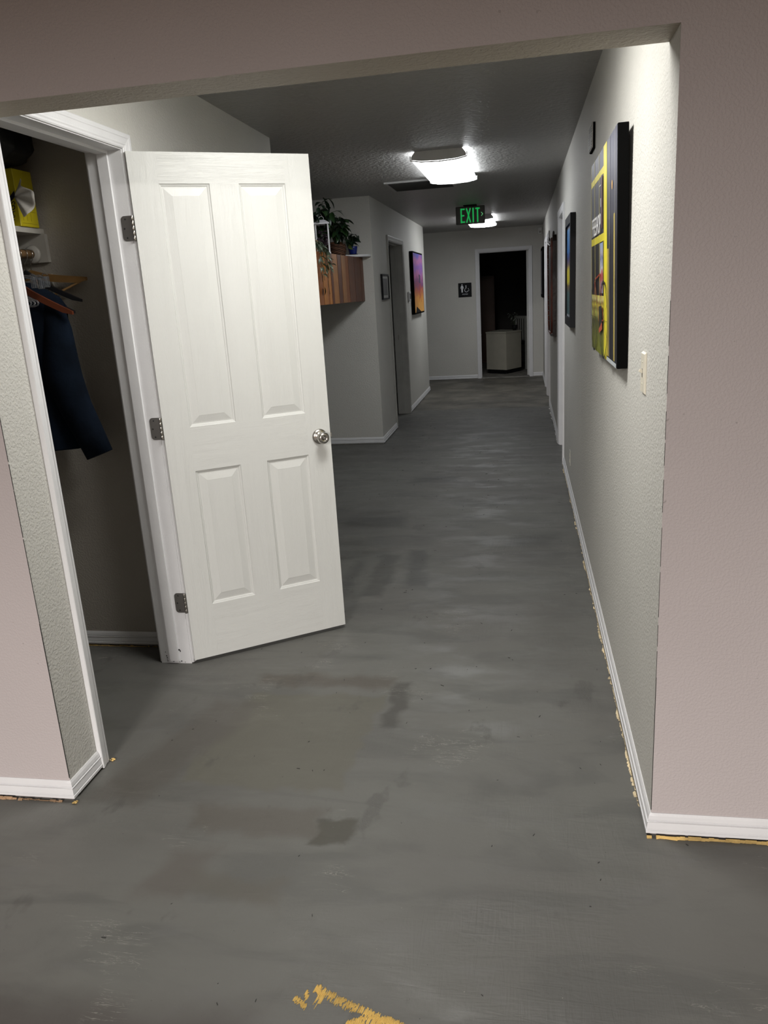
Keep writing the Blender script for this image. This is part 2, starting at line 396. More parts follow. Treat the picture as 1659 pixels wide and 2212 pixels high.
frame(2, PL, LD[0], LD[1], LD[2], T, 'dim casing and deep jamb of the left side doorway', (.06, .09), mat=M['taupe'])
frame(3, PR, RD1[0], RD1[1], RD1[2], T, 'white casing of the first right doorway, beyond the blue and yellow picture', (.062, .072))
frame(4, PR, RD2[0], RD2[1], RD2[2], T, 'white casing of the second right doorway, beyond the dark wall hanging', (.062, .072))
frame(5, PR, RD3[0], RD3[1], RD3[2], T, 'brightly lit white casing of the farthest right doorway', (.062, .072))
t6 = frame(6, PB, BD[0], BD[1], BD[2], .12, 'white casing around the dark doorway in the end wall', (.05, .08))
# chipped foot of the closet jamb: dark nail holes
bm = bmesh.new()
for x, z in ((-1.548, .052), (-1.545, .034), (-1.543, .026), (-1.5435, .018), (-1.5425, .010), (-1.53, .013), (-1.515, .008), (-1.498, .012), (-1.487, .006), (-1.478, .010), (-1.462, .006)):
    r = random.uniform(.0012, .0025); box(bm, x-r, x+r, CD[1]-.0008, CD[1]+.001, z-r, z+r)
box(bm, -1.487, -1.479, CD[1]-.0008, CD[1]+.001, .060, .067); box(bm, -1.480, -1.476, CD[1]-.0008, CD[1]+.001, .054, .062)
obj('nail_hole', bm, M['screw'], t1)['kind'] = 'stuff'

# ------------------------------------------------------------------ panel doors
def panel_leaf(W_, H_, th, cols, rows):
    """leaf in local coords: x 0..W, y 0 (front) .. th, z 0..H; moulded panels both sides. slot 0 stile, 1 rail"""
    bm = bmesh.new()
    xs = sorted({0, W_, *[c for a in cols for c in a]}); zs = sorted({0, H_, *[c for a in rows for c in a]})
    steps = [(0, 0), (.0025, .0035), (.008, .0055), (.010, .0075), (.0145, .0075), (.043, .0015), (.0435, .0010)]
    for side in (0, 1):
        def yy(d): return d if side == 0 else th-d
        for i in range(len(xs)-1):
            for j in range(len(zs)-1):
                a, b, c, d = xs[i], xs[i+1], zs[j], zs[j+1]
                if (a, b) in cols and (c, d) in rows:
                    prev = None
                    for o_, dep in steps:
                        loop = [bm.verts.new((a+o_, yy(dep), c+o_)), bm.verts.new((b-o_, yy(dep), c+o_)), bm.verts.new((b-o_, yy(dep), d-o_)), bm.verts.new((a+o_, yy(dep), d-o_))]
                        if prev:
                            for k in range(4): bm.faces.new((prev[k], prev[(k+1) % 4], loop[(k+1) % 4], loop[k]))
                        prev = loop
                    bm.faces.new(prev)
                else:
                    f = bm.faces.new([bm.verts.new(p) for p in ((a, yy(0), c), (b, yy(0), c), (b, yy(0), d), (a, yy(0), d))])
                    inrow = any(c >= r_[0]-1e-6 and d <= r_[1]+1e-6 for r_ in rows)
                    if (not inrow) and i not in (0, len(xs)-2): f.material_index = 1
    for (p, q) in (((0, 0), (0, th)), ((W_, 0), (W_, th))):
        bm.faces.new([bm.verts.new(v) for v in ((p[0], p[1], 0), (q[0], q[1], 0), (q[0], q[1], H_), (p[0], p[1], H_))])
    for z_ in (0, H_):
        bm.faces.new([bm.verts.new(v) for v in ((0, 0, z_), (W_, 0, z_), (W_, th, z_), (0, th, z_))])
    bmesh.ops.remove_doubles(bm, verts=bm.verts, dist=1e-5)
    return bm
def knob(parent, x, z, y0, sgn, lock=False):
    prof = [(0, .0), (.0335, .0), (.0335, .003), (.031, .007), (.024, .010), (.014, .013), (.0115, .018), (.0115, .026), (.016, .030), (.0235, .035), (.0262, .042), (.0262, .049), (.0235, .056), (.018, .0605), (.0125, .062), (.0115, .0605), (.0, .0605)]
    bm = bmesh.new(); lathe(bm, prof, 32)
    xf(bm, Matrix.Translation((x, y0, z)) @ Matrix.Rotation(R(90)*sgn, 4, 'X'))
    k = obj('door_knob', bm, M['steel'], parent); k['label'] = 'satin nickel door knob'
    bm = bmesh.new(); lathe(bm, [(0, .0604), (.0058, .0604), (.0058, .0635), (.0045, .064), (0, .064)], 16)
    xf(bm, Matrix.Translation((x, y0, z)) @ Matrix.Rotation(R(90)*sgn, 4, 'X')); obj('lock_button', bm, M['steeld'], k)
    return k
COLS = [(.109, .299), (.413, .602)]; ROWS = [(.239, .825), (1.006, 1.922)]
a_ = R(34.6912)
d1 = empty('door_1', (-1.4161, 2.8766, .018), a_, 'white moulded four panel closet door standing wide open', 'door', kind='structure')
bm = panel_leaf(.709, 2.032, .034, COLS, ROWS)
for v in bm.verts:
    if v.co.x < .001: v.co.x = .004
obj('door_leaf', bm, [M['door'], M['doorh']], d1)
knob(d1, .658, .898, .0, 1); knob(d1, .658, .898, .034, -1)
bm = bmesh.new(); box(bm, .7085, .7105, .006, .028, .87, .926); obj('latch_plate', bm, M['steeld'], d1)
bm = bmesh.new(); box(bm, .7095, .719, .011, .023, .889, .907); obj('latch_bolt', bm, M['steel'], d1)
# hinges: plate on jamb, knuckle
def rplate(bm, x0, x1, y, z0, z1, r=.014, th=.0018, n_=5):
    pts = [(x1, z0), (x1, z1)]
    for k in range(n_+1):
        an = math.pi/2 + k*math.pi/2/n_; pts.append((x0+r+r*math.cos(an), z1-r+r*math.sin(an)))
    for k in range(n_+1):
        an = math.pi + k*math.pi/2/n_; pts.append((x0+r+r*math.cos(an), z0+r+r*math.sin(an)))
    f0 = [bm.verts.new((x, y, z)) for x, z in pts]; f1 = [bm.verts.new((x, y-th, z)) for x, z in pts]
    bm.faces.new(f0); bm.faces.new(f1[::-1])
    for k in range(len(pts)): bm.faces.new((f0[k], f0[(k+1) % len(pts)], f1[(k+1) % len(pts)], f1[k]))
for zc in (1.787, 1.031, .283):
    h = empty('hinge', (0, 0, 0)); h.parent = t1
    bm = bmesh.new(); rplate(bm, -1.470, -1.4275, CD[1], zc-.0445, zc+.0445); obj('hinge_plate', bm, M['steeld'], h)
    bm = bmesh.new()
    for k in range(5):
        z0 = zc-.0445+k*.0178
        b2 = bmesh.new(); lathe(b2, [(0, 0), (.0052, 0), (.0058, .0015), (.0058, .0158), (.0052, .0172), (0, .0172)], 12)
        xf(b2, Matrix.Translation((-1.4215, CD[1]-.006, z0))); me = bpy.data.meshes.new('t'); b2.to_mesh(me); b2.free(); bm.from_mesh(me); bpy.data.meshes.remove(me)
    obj('hinge_knuckle', bm, M['steel'], h)
    bm = bmesh.new()
    for dx, dz in ((-1.452, .033), (-1.459, 0), (-1.452, -.033)):
        b2 = bmesh.new(); lathe(b2, [(0, 0), (.0034, 0), (.0028, .0012), (0, .0012)], 10)
        xf(b2, Matrix.Translation((dx, CD[1]-.0018, zc+dz)) @ Matrix.Rotation(R(90), 4, 'X')); me = bpy.data.meshes.new('t'); b2.to_mesh(me); b2.free(); bm.from_mesh(me); bpy.data.meshes.remove(me)
    obj('screw', bm, M['screw'], h)
# closed doors on the right, the left side door swung in, the end door swung in
def simple_door(name, loc, rz, W_, label, knob_side=1, kx=None, mat=None):
    d = empty(name, loc, rz, label, 'door', kind='structure')
    s = W_/.711
    obj('door_leaf', panel_leaf(W_, 2.022, .035, [(.109*s, .299*s), (.413*s, .602*s)], ROWS), [M['door'], M['doorh']] if mat is None else mat, d)
    knob(d, kx if kx is not None else W_-.06, .90, 0, 1)
    return d
# right wall doors: leaf local x along -y so that local front (-y local) faces -x
simple_door('door_2', (XR+.074, RD1[1]-.003, .015), R(-90), RD1[1]-RD1[0]-.006, 'closed white door recessed in the first right doorway')
simple_door('door_3', (XR+.074, RD2[1]-.003, .015), R(-90), RD2[1]-RD2[0]-.006, 'closed white door recessed in the second right doorway')
simple_door('door_4', (XR+.074, RD3[1]-.003, .015), R(-90), RD3[1]-RD3[0]-.006, 'closed white door recessed in the farthest right doorway')
simple_door('door_5', (XL-T-.02, LD[0]+.0, .015), R(152), LD[1]-LD[0]-.08, 'dim door swung inward at the left side doorway')
d6 = simple_door('door_6', (BD[1]-.004, YB+.125, .015), R(89.5), .80, 'white door of the end room swung inward against the dark')
for zc in (1.80, 1.03, .25):
    h = empty('hinge', (0, 0, 0)); h.parent = t6
    obj('hinge_plate', BX(BD[1]-.003, BD[1]+.0005, YB+.085, YB+.122, zc-.045, zc+.045), M['steel'], h)
    bm = bmesh.new(); tube(bm, [(BD[1]-.006, YB+.124, zc-.045), (BD[1]-.006, YB+.124, zc+.045)], .006); obj('hinge_knuckle', bm, M['steel'], h)
bm = bmesh.new(); box(bm, XL-.10, XL-.065, LD[1]-.002, LD[1]+.001, .93, .99); o = obj('strike_plate', bm, M['steel']); o.parent = bpy.data.objects['trim_2']
struct('trim_7', BX(BD[0], BD[1], YB-.02, YB+.10, .001, .012), plain('worn_threshold', (.22, .21, .19), .6, var=.3), 'worn threshold strip under the end doorway', 'threshold')

# ------------------------------------------------------------------ ceiling lights
lens = {}
def fixture(y0, strength, col, label, xc=-.545, L=1.22, z0=-.012):
    t = empty('ceiling_light', (xc, y0, ZC), 0, label, 'ceiling light', 'wraparound hall ceiling lights')
    key = (strength, col)
    if key not in lens:
        m, nt, b = newmat('glowing_lens'); b.inputs['Base Color'].default_value = (.9, .9, .9, 1); b.inputs['Emission Color'].default_value = C4(col); b.inputs['Emission Strength'].default_value = strength
        lens[key] = m
    bm = bmesh.new()
    pf = [(-.165, -.012), (-.182, -.030), (-.187, -.048), (-.176, -.060), (-.12, -.068), (0, -.073), (.12, -.068), (.176, -.060), (.187, -.048), (.182, -.030), (.165, -.012)]
    pf = [p for p in pf if p[1] <= z0]
    for a, b in zip(pf, pf[1:]):
        bm.faces.new([bm.verts.new(v) for v in ((a[0], .012, a[1]), (b[0], .012, b[1]), (b[0], L-.012, b[1]), (a[0], L-.012, a[1]))])
    bmesh.ops.remove_doubles(bm, verts=bm.verts, dist=1e-5)
    obj('lens', bm, lens[key], t)['label'] = 'glowing white lens'
    capm = M.setdefault('cap', plain('fixture_grey', (.62, .62, .61), .5)); rim = M.setdefault('rim', plain('fixture_rim', (.7, .7, .69), .4))
    for ys in (0, L-.012):
        bm = bmesh.new()
        cp = [(-.160, 0), (-.178, -.022), (-.186, -.034), (-.186, -.050), (-.12, -.061), (0, -.065), (.12, -.061), (.186, -.050), (.186, -.034), (.178, -.022), (.160, 0)]
        f0 = [bm.verts.new((x, ys, z)) for x, z in cp]; f1 = [bm.verts.new((x, ys+.012, z)) for x, z in cp]
        bm.faces.new(f0); bm.faces.new(f1[::-1])
        for k in range(len(cp)): bm.faces.new((f0[k], f0[(k+1) % len(cp)], f1[(k+1) % len(cp)], f1[k]))
        obj('end_cap', bm, capm, t)
        bm = bmesh.new()
        rp = [(-.191, -.026), (-.191, -.054), (-.12, -.067), (0, -.072), (.12, -.067), (.191, -.054), (.191, -.026)]
        tube(bm, [(x, ys+(.0 if ys == 0 else .012), z) for x, z in rp], .0045, 6); obj('rim', bm, rim, t)
    obj('housing', BX(-.13, .13, .02, L-.02, -.016, -.0005), rim, t)
    return t
fixture(5.68, HALL, (.95, .975, 1.0), 'nearer glowing wraparound ceiling light over the hall, in front of the vent')
fixture(10.84, HALL, (.95, .975, 1.0), 'farther glowing ceiling light, partly behind the EXIT sign')
f3 = fixture(2.14, NEAR, (1.0, .985, .95), 'short ceiling light tucked just behind the opening header, unseen in the photo', -.44, .62, -.040)
for sx in (-1, 1): obj('side_panel', BX(min(sx*.166, sx*.184), max(sx*.166, sx*.184), .012, .608, -.044, -.0005), M['cap'], f3)

# ceiling vent
v = empty('ceiling_vent', (0, 0, 0), 0, 'flat louvred air vent on the ceiling beside the nearer light', 'vent')
vm = plain('vent_white', (.42, .42, .41), .5); vl = plain('vent_louvre', (.11, .11, .105), .6); vd = plain('vent_duct', (.02, .02, .02), .9)
X0, X1, Ya, Yb = -1.15, -.57, 7.04, 7.64
bm = bmesh.new()
for q in ((X0, X1, Ya, Ya+.028), (X0, X1, Yb-.028, Yb), (X0, X0+.028, Ya+.028, Yb-.028), (X1-.028, X1, Ya+.028, Yb-.028)): box(bm, q[0], q[1], q[2], q[3], ZC-.014, ZC-.0005)
obj('frame', bm, vm, v)
obj('backing', BX(X0+.028, X1-.028, Ya+.028, Yb-.028, ZC-.002, ZC-.0005), vd, v)
k = 0; y = Ya+.045
lm = None
while y < Yb-.035:
    bm = bmesh.new(); box(bm, X0+.028, X1-.028, -.010, .010, -.0008, .0008); xf(bm, Matrix.Rotation(R(40), 4, 'X'))
    if lm is None:
        s_ = obj('louvre', bm, vl, v); lm = s_.data
    else:
        bm.free(); s_ = bpy.data.objects.new('louvre', lm); S.collection.objects.link(s_); s_.parent = v
    s_.location = (0, y, ZC-.009); y += .034

# exit sign
green = plain('exit_green', (.0, .12, .02), .4, emit=(.02, .75, .16), estr=.38)
e = empty('exit_sign', (-.572, 9.5, ZC), 0, 'EXIT sign with green letters hanging from the hall ceiling', 'sign')
bm = BX(-.165, .165, -.022, .022, -.205, -.012); bev(bm, .012, 3); obj('sign_body', bm, plain('sign_grey', (.13, .125, .12), .45), e)
obj('canopy', bev(BX(-.075, .075, -.05, .05, -.014, -.0005), .003), M['black'], e)
def bars(bm, segs, y, w_, ox, oz, sx, sz, dep=.0015):
    for (x0, z0, x1, z1) in segs:
        p = Vector((ox+x0*sx, 0, oz+z0*sz)); q = Vector((ox+x1*sx, 0, oz+z1*sz)); d = (q-p).normalized(); nn = Vector((-d.z, 0, d.x))*w_/2; p -= d*w_*.0; 
        vs = [p+nn, q+nn, q-nn, p-nn]
        f0 = [bm.verts.new((v_.x, y, v_.z)) for v_ in vs]; f1 = [bm.verts.new((v_.x, y-dep, v_.z)) for v_ in vs]
        bm.faces.new(f0); bm.faces.new(f1[::-1])
        for k_ in range(4): bm.faces.new((f0[k_], f0[(k_+1) % 4], f1[(k_+1) % 4], f1[k_]))
GL = {'E': [(0.12, 0, .12, 1), (.12, .94, 1, .94), (.12, .5, .85, .5), (.12, .06, 1, .06)], 'X': [(.1, 0, .9, 1), (.1, 1, .9, 0)],
      'I': [(.5, 0, .5, 1)], 'T': [(.5, 0, .5, 1), (0, .94, 1, .94)]}
ox = -.108
for ch, wd in (('E', .048), ('X', .056), ('I', .026), ('T', .05)):
    bm = bmesh.new(); bars(bm, GL[ch], -.0222, .0155 if ch != 'X' else .0145, ox, -.188, wd, .155); obj('letter_'+ch.lower(), bm, green, e); ox += wd+.012
bm = bmesh.new(); bars(bm, [(0, 1, 1, .5), (1, .5, 0, 0)], -.0222, .007, .124, -.125, .018, .04); obj('arrow', bm, plain('arrow_green', (.1, .2, .1), .4, emit=(.2, .8, .3), estr=.45), e)

# women restroom sign
sg = empty('restroom_sign', (-.936, YB-.0005, 1.47), 0, 'square black WOMEN restroom sign with wheelchair symbol beside the end doorway', 'sign')
bm = BX(-.11, .11, -.006, 0, -.114, .114); bev(bm, .002, 1); obj('sign_plate', bm, M['black'], sg)
wh = plain('sign_white', (.75, .77, .8), .5)
def poly(bm, pts, y, dep=.0012):
    f0 = [bm.verts.new((x, y, z)) for x, z in pts]; f1 = [bm.verts.new((x, y-dep, z)) for x, z in pts]
    bm.faces.new(f0); bm.faces.new(f1[::-1])
    for k_ in range(len(pts)): bm.faces.new((f0[k_], f0[(k_+1) % len(pts)], f1[(k_+1) % len(pts)], f1[k_]))
def disc(bm, cx, cz, r, y, n_=16, dep=.0012): poly(bm, [(cx+r*math.cos(2*math.pi*k_/n_), cz+r*math.sin(2*math.pi*k_/n_)) for k_ in range(n_)], y, dep)
def ring(bm, cx, cz, r, w_, y, a0=0, a1=360, n_=20, dep=.0012, rz=None):
    rz = rz or r
    for k_ in range(n_):
        p, q = R(a0+(a1-a0)*k_/n_), R(a0+(a1-a0)*(k_+1)/n_)
        poly(bm, [(cx+r*math.cos(p), cz+rz*math.sin(p)), (cx+r*math.cos(q), cz+rz*math.sin(q)), (cx+(r-w_)*math.cos(q), cz+(rz-w_)*math.sin(q)), (cx+(r-w_)*math.cos(p), cz+(rz-w_)*math.sin(p))], y, dep)
bm = bmesh.new(); yq = -.0062
disc(bm, -.047, .085, .010, yq)
poly(bm, [(-.062, .070), (-.032, .070), (-.018, .028), (-.026, .024), (-.036, .05), (-.030, .008), (-.034, .008), (-.036, -.038), (-.046, -.038), (-.047, .005), (-.048, -.038), (-.058, -.038), (-.060, .008), (-.064, .008), (-.058, .05), (-.068, .024), (-.076, .028)], yq)
obj('woman_symbol', bm, wh, sg)
bm = bmesh.new(); disc(bm, .018, .065, .009, yq)
poly(bm, [(.013, .055), (.023, .055), (.026, .018), (.050, .018), (.064, -.014), (.072, -.010), (.056, .027), (.024, .027), (.013, .022)], yq)
ring(bm, .024, -.003, .033, .007, yq, 100, 350); obj('wheelchair_symbol', bm, wh, sg)
def text(name, s_, size, mat, parent, mtx, ext=.0006):
    cu = bpy.data.curves.new(name, 'FONT'); cu.body = s_; cu.size = size; cu.extrude = ext; cu.align_x = 'CENTER'
    o = bpy.data.objects.new(name, cu); S.collection.objects.link(o)
    dg = bpy.context.evaluated_depsgraph_get(); dg.update(); me = bpy.data.meshes.new_from_object(o.evaluated_get(dg))
    bpy.data.objects.remove(o); bpy.data.curves.remove(cu); me.transform(mtx); me.materials.clear(); me.materials.append(mat)
    for p in me.polygons: p.material_index = 0
    o = bpy.data.objects.new(name, me); S.collection.objects.link(o); o.parent = parent; return o
text('sign_text', 'WOMEN', .024, wh, sg, Matrix.Translation((0, -.0068, -.075)) @ Matrix.Rotation(R(90), 4, 'X'))

# small sensor on the end wall
sn = empty('motion_sensor', (.292, YB, 2.315), 0, 'small ivory motion sensor high in the far right corner', 'sensor')
bm = BX(-.03, .03, -.035, -.0005, -.05, .05); bev(bm, .006); obj('sensor_body', bm, M['trimold'], sn)
bm = BX(-.018, .018, -.039, -.034, -.035, -.004); obj('sensor_window', bm, M['steeld'], sn)

# ------------------------------------------------------------------ things on the right wall
def rwall(name, y, z, label, cat): 
    o = empty(name, (XR, y, z), R(-90), label, cat); return o
# local frame: x = viewer's right (towards the camera), -y = out of wall, z up   (rotation -90deg: local x -> -y world, local y -> +x world)
def flat(parent, name, shapes, mat, y):
    bm = bmesh.new()
    for s_ in shapes: poly(bm, s_, y, .0003)
    return obj(name, bm, mat, parent)
def quad(x0, x1, z0, z1): return [(x0, z0), (x1, z0), (x1, z1), (x0, z1)]
def flatmat(name, c, rough=.45, var=.1): return plain(name, c, rough, var=var)
W1, H1 = .94, .735; p1 = rwall('cafe_picture', 3.13, 1.583, 'large canvas print of a yellow cafe front with a bicycle, nearest on the right wall', 'picture')
hw, hh = W1/2, H1/2
p1.rotation_euler = (R(.95), 0, R(-90)); p1.location.x = XR-.0065
D1 = .034
bm = BX(-hw, hw, -D1, -.001, -hh, hh); bev(bm, .0015, 1); obj('canvas', bm, M['matte'], p1)
def X_(y): return 3.16-y   # world y -> local x
def Z_(z): return z-1.583
yb = -D1-.0004; yn = [yb]
def lay(name, shapes, c, rough=.45, var=.1, step=.0004):
    yn[0] -= step
    return flat(p1, name, shapes, flatmat('print_'+name, c, rough, var) if not isinstance(c, bpy.types.Material) else c, yn[0])
def vgrad(name, stops, zmin, zmax, nscale=8, namt=.15, rough=.45, axis=2):
    m, nt, b = newmat(name); n = N(nt); t = n.n('ShaderNodeTexCoord'); s_ = n.n('ShaderNodeSeparateXYZ'); nt.links.new(t.outputs['Object'], s_.inputs[0])
    v_ = n.math('ADD', n.ramp(s_.outputs[axis], zmin, zmax, 0, 1, False), n.math('MULTIPLY', n.math('SUBTRACT', n.noise(t.outputs['Object'], nscale, 4), .5), namt))
    cr = n.n('ShaderNodeValToRGB'); nt.links.new(v_, cr.inputs[0])
    el = cr.color_ramp.elements
    el[0].position = stops[0][0]; el[0].color = C4(stops[0][1]); el[1].position = stops[-1][0]; el[1].color = C4(stops[-1][1])
    for p_, c_ in stops[1:-1]: q_ = el.new(p_); q_.color = C4(c_)
    nt.links.new(cr.outputs[0], b.inputs['Base Color']); b.inputs['Roughness'].default_value = rough; return m
lay('night_window', [quad(-hw+.002, hw-.002, -hh+.002, hh-.002)], vgrad('print_window', [(0, (.012, .012, .016)), (.55, (.015, .015, .02)), (1, (.10, .10, .14))], -hh, hh))
yel = (.80, .70, .04)
lay('lower_wall', [quad(-hw+.002, X_(3.02), -hh+.002, Z_(1.44))], vgrad('print_sill', [(0, (.20, .22, .02)), (.35, (.16, .17, .03)), (.55, (.10, .10, .03)), (.68, (.55, .55, .12)), (.76, (.30, .26, .05)), (.82, (.75, .66, .08)), (.88, (.35, .28, .06)), (.93, (.85, .82, .35)), (1, (.8, .72, .15))], Z_(1.218), Z_(1.44), 5, .12))
lay('frame_bar', [quad(X_(3.105), X_(2.995), -hh+.002, hh-.002), quad(-hw+.002, X_(3.1), Z_(1.635), Z_(1.662)), quad(-hw+.002, X_(3.1), Z_(1.862), Z_(1.886))], yel)
lay('glazing_bar', [quad(X_(y)-.004, X_(y)+.004, Z_(1.44), hh-.002) for y in (3.27, 3.46, 3.62)], (.55, .48, .12))
lay('door_strip', [quad(X_(2.985), X_(2.93), -hh+.02, Z_(1.60)), quad(X_(2.775), X_(2.745), -hh+.02, Z_(1.70))], (.42, .32, .06))
lay('pavement', [quad(X_(2.99), hw-.002, -hh+.002, -hh+.016)], (.45, .48, .50))
lay('door_edge', [quad(X_(2.905), X_(2.898), -hh+.02, hh-.002), quad(X_(2.735), X_(2.731), -hh+.02, hh-.002)], (.28, .27, .24))
lay('poster', [quad(X_(3.23), X_(3.115), Z_(1.45), Z_(1.63))], vgrad('print_poster', [(0, (.35, .38, .5)), (.35, (.45, .06, .05)), (.5, (.6, .6, .65)), (.65, (.12, .15, .3)), (.8, (.5, .45, .5)), (1, (.3, .4, .6))], Z_(1.45), Z_(1.63), 40, .6))
lay('wall_lamp', [[(X_(2.81)+.008*math.cos(k_*.5), Z_(1.79)+.014*math.sin(k_*.5)) for k_ in range(12)]], (.9, .45, .05))
lay('notice', [quad(X_(3.192), X_(3.178), Z_(1.756), Z_(1.786)), quad(X_(3.24), X_(3.15), Z_(1.83), Z_(1.833))], (.75, .75, .75))
lay('menu', [quad(X_(3.17), X_(3.12), Z_(1.68), Z_(1.86))], (.09, .03, .04))
yn[0] -= .0006
text('shop_lettering', 'FFEESHOP', .098, flatmat('print_letters', (.92, .92, .93)), p1, Matrix.Translation((-.210, yn[0], Z_(1.668))) @ Matrix.Rotation(R(90), 4, 'X') @ Matrix.Diagonal((.86, 1, 1, 1)), .0002)
yn[0] -= .0008
tyre = flatmat('print_tyre', (.02, .02, .02))
for cy in (3.08, 3.475):
    bm = bmesh.new()
    ring(bm, X_(cy), Z_(1.355), .145, .009, yn[0], 0, 360, 40, .0003, .141)
    for k_ in range(14):
        a0 = k_*2*math.pi/14; p = (X_(cy), Z_(1.355)); q = (p[0]+.138*math.cos(a0), p[1]+.134*math.sin(a0)); nn = (-math.sin(a0)*.0006, math.cos(a0)*.0006)
        poly(bm, [(p[0]+nn[0], p[1]+nn[1]), (q[0]+nn[0], q[1]+nn[1]), (q[0]-nn[0], q[1]-nn[1]), (p[0]-nn[0], p[1]-nn[1])], yn[0], .0003)
    obj('bicycle_wheel', bm, tyre, p1)
bm = bmesh.new()
def seg2(bm, p, q, w_, y):
    d = Vector((q[0]-p[0], q[1]-p[1])).normalized(); nx, nz = -d.y*w_/2, d.x*w_/2
    poly(bm, [(p[0]+nx, p[1]+nz), (q[0]+nx, q[1]+nz), (q[0]-nx, q[1]-nz), (p[0]-nx, p[1]-nz)], y, .0003)
rw, fw_ = (X_(3.08), Z_(1.355)), (X_(3.475), Z_(1.355)); bb = (X_(3.24), Z_(1.34)); st = (X_(3.20), Z_(1.52)); hd = (X_(3.42), Z_(1.50))
for p, q in ((rw, bb), (bb, hd), (bb, st), (st, hd), (hd, fw_), (rw, st)): seg2(bm, p, q, .006, yn[0]-.0004)
obj('bicycle_frame', bm, flatmat('print_red', (.35, .05, .02)), p1)
lay('pannier', [[(X_(3.24), Z_(1.40)), (X_(3.13), Z_(1.405)), (X_(3.12), Z_(1.33)), (X_(3.23), Z_(1.32))]], (.02, .02, .02), step=.0010)
lay('red_bag', [[(X_(3.24), Z_(1.315)), (X_(3.12), Z_(1.345)), (X_(3.11), Z_(1.32)), (X_(3.23), Z_(1.300))]], (.50, .10, .05))

# blue/yellow picture
p2 = rwall('framed_landscape', 5.63, 1.563, 'narrow framed landscape, blue above yellow, second picture on the right wall', 'picture')
hw2, hh2 = .31, .352
bm = bmesh.new()
for q in ((-hw2, hw2, hh2-.055, hh2), (-hw2, hw2, -hh2, -hh2+.055), (-hw2, -hw2+.05, -hh2+.055, hh2-.055), (hw2-.05, hw2, -hh2+.055, hh2-.055)): box(bm, q[0], q[1], -.034, -.001, q[2], q[3])
obj('picture_frame', bm, plain('black_frame', (.008, .009, .012), .55, spec=.25), p2)
obj('mat_board', BX(-hw2+.05, hw2-.05, -.022, -.004, -hh2+.055, hh2-.055), vgrad('mat_blue', [(0, (.3, .33, .36)), (.05, (.02, .05, .10)), (1, (.02, .04, .09))], -.3, .3), p2)
flat(p2, 'landscape_print', [quad(-hw2+.065, hw2-.065, -hh2+.072, hh2-.075)], vgrad('print_landscape', [(0, (.03, .10, .12)), (.25, (.05, .14, .15)), (.33, (.20, .12, .06)), (.38, (.80, .70, .04)), (.52, (.85, .72, .06)), (.58, (.30, .22, .18)), (.66, (.06, .08, .28)), (.74, (.05, .22, .60)), (1, (.10, .33, .70))], -.28, .28, 14, .09, .25), -.0225)

# carved dark wall hanging
th_ = rwall('wall_hanging', 8.80, 1.45, 'tall carved dark wooden wall hanging with scrolled top beside the first right doorway', 'wall hanging')
dk = plain('carved_dark_wood', (.018, .010, .008), .45, bumpamt=.004, bscale=30, var=.4); rd = plain('red_brown_wood', (.10, .022, .012), .4, var=.3)
out = [(.60, -.47), (.62, -.30), (.64, .0), (.65, .30), (.655, .44), (.60, .50), (.50, .47), (.40, .44), (.0, .46), (-.45, .50), (-.62, .46), (-.60, .2), (-.52, -.1), (-.42, -.32), (-.30, -.50), (.1, -.50)]
bm = bmesh.new(); f0 = [bm.verts.new((x, -.002, z)) for x, z in out]; f1 = [bm.verts.new((x, -.040, z)) for x, z in out]
bm.faces.new(f0); bm.faces.new(f1[::-1])
for k_ in range(len(out)): bm.faces.new((f0[k_], f0[(k_+1) % len(out)], f1[(k_+1) % len(out)], f1[k_]))
obj('backboard', bm, dk, th_)
bm = bmesh.new(); tube(bm, [(x*.93, -.045, z*.93) for x, z in out]+[(out[0][0]*.93, -.045, out[0][1]*.93)], .012, 6); obj('carved_border', bm, rd, th_)
flat(th_, 'woven_panel', [[(.45, -.36), (.48, .36), (-.38, .38), (-.30, -.30)]], vgrad('woven', [(0, (.10, .03, .02)), (.4, (.09, .05, .03)), (.7, (.12, .10, .08)), (1, (.10, .085, .07))], -.4, .4, 20, .3), -.0415)
for sx in (.60, -.58):
    bm = bmesh.new(); c = Vector((sx, -.03, .49)); tube(bm, [(c.x + (.05-.004*k_)*math.cos(k_*.6)*1.0, c.y, c.z+(.045-.004*k_)*math.sin(k_*.6)) for k_ in range(10)], .009, 6)
    obj('scroll', bm, dk, th_)
bm = bmesh.new()
for k_ in range(14):
    b2 = bmesh.new(); bmesh.ops.create_icosphere(b2, subdivisions=1, radius=.008); xf(b2, Matrix.Translation((-.50+.012*k_ if k_ > 7 else -.56+.006*k_, -.046, .36-.055*k_))); me = bpy.data.meshes.new('t'); b2.to_mesh(me); b2.free(); bm.from_mesh(me); bpy.data.meshes.remove(me)
obj('stud', bm, M['steel'], th_)['kind'] = 'stuff'

# thin black frame at the far end
p4 = rwall('black_picture', 12.95, 1.66, 'thin black framed picture at the far right corner, seen edge on', 'picture')
bm = BX(-.42, .42, -.036, -.001, -.37, .37); bev(bm, .004); obj('picture_frame', bm, M['matte'], p4)
flat(p4, 'print', [quad(-.37, .37, -.32, .32)], flatmat('print_dark', (.03, .03, .04)), -.0365)

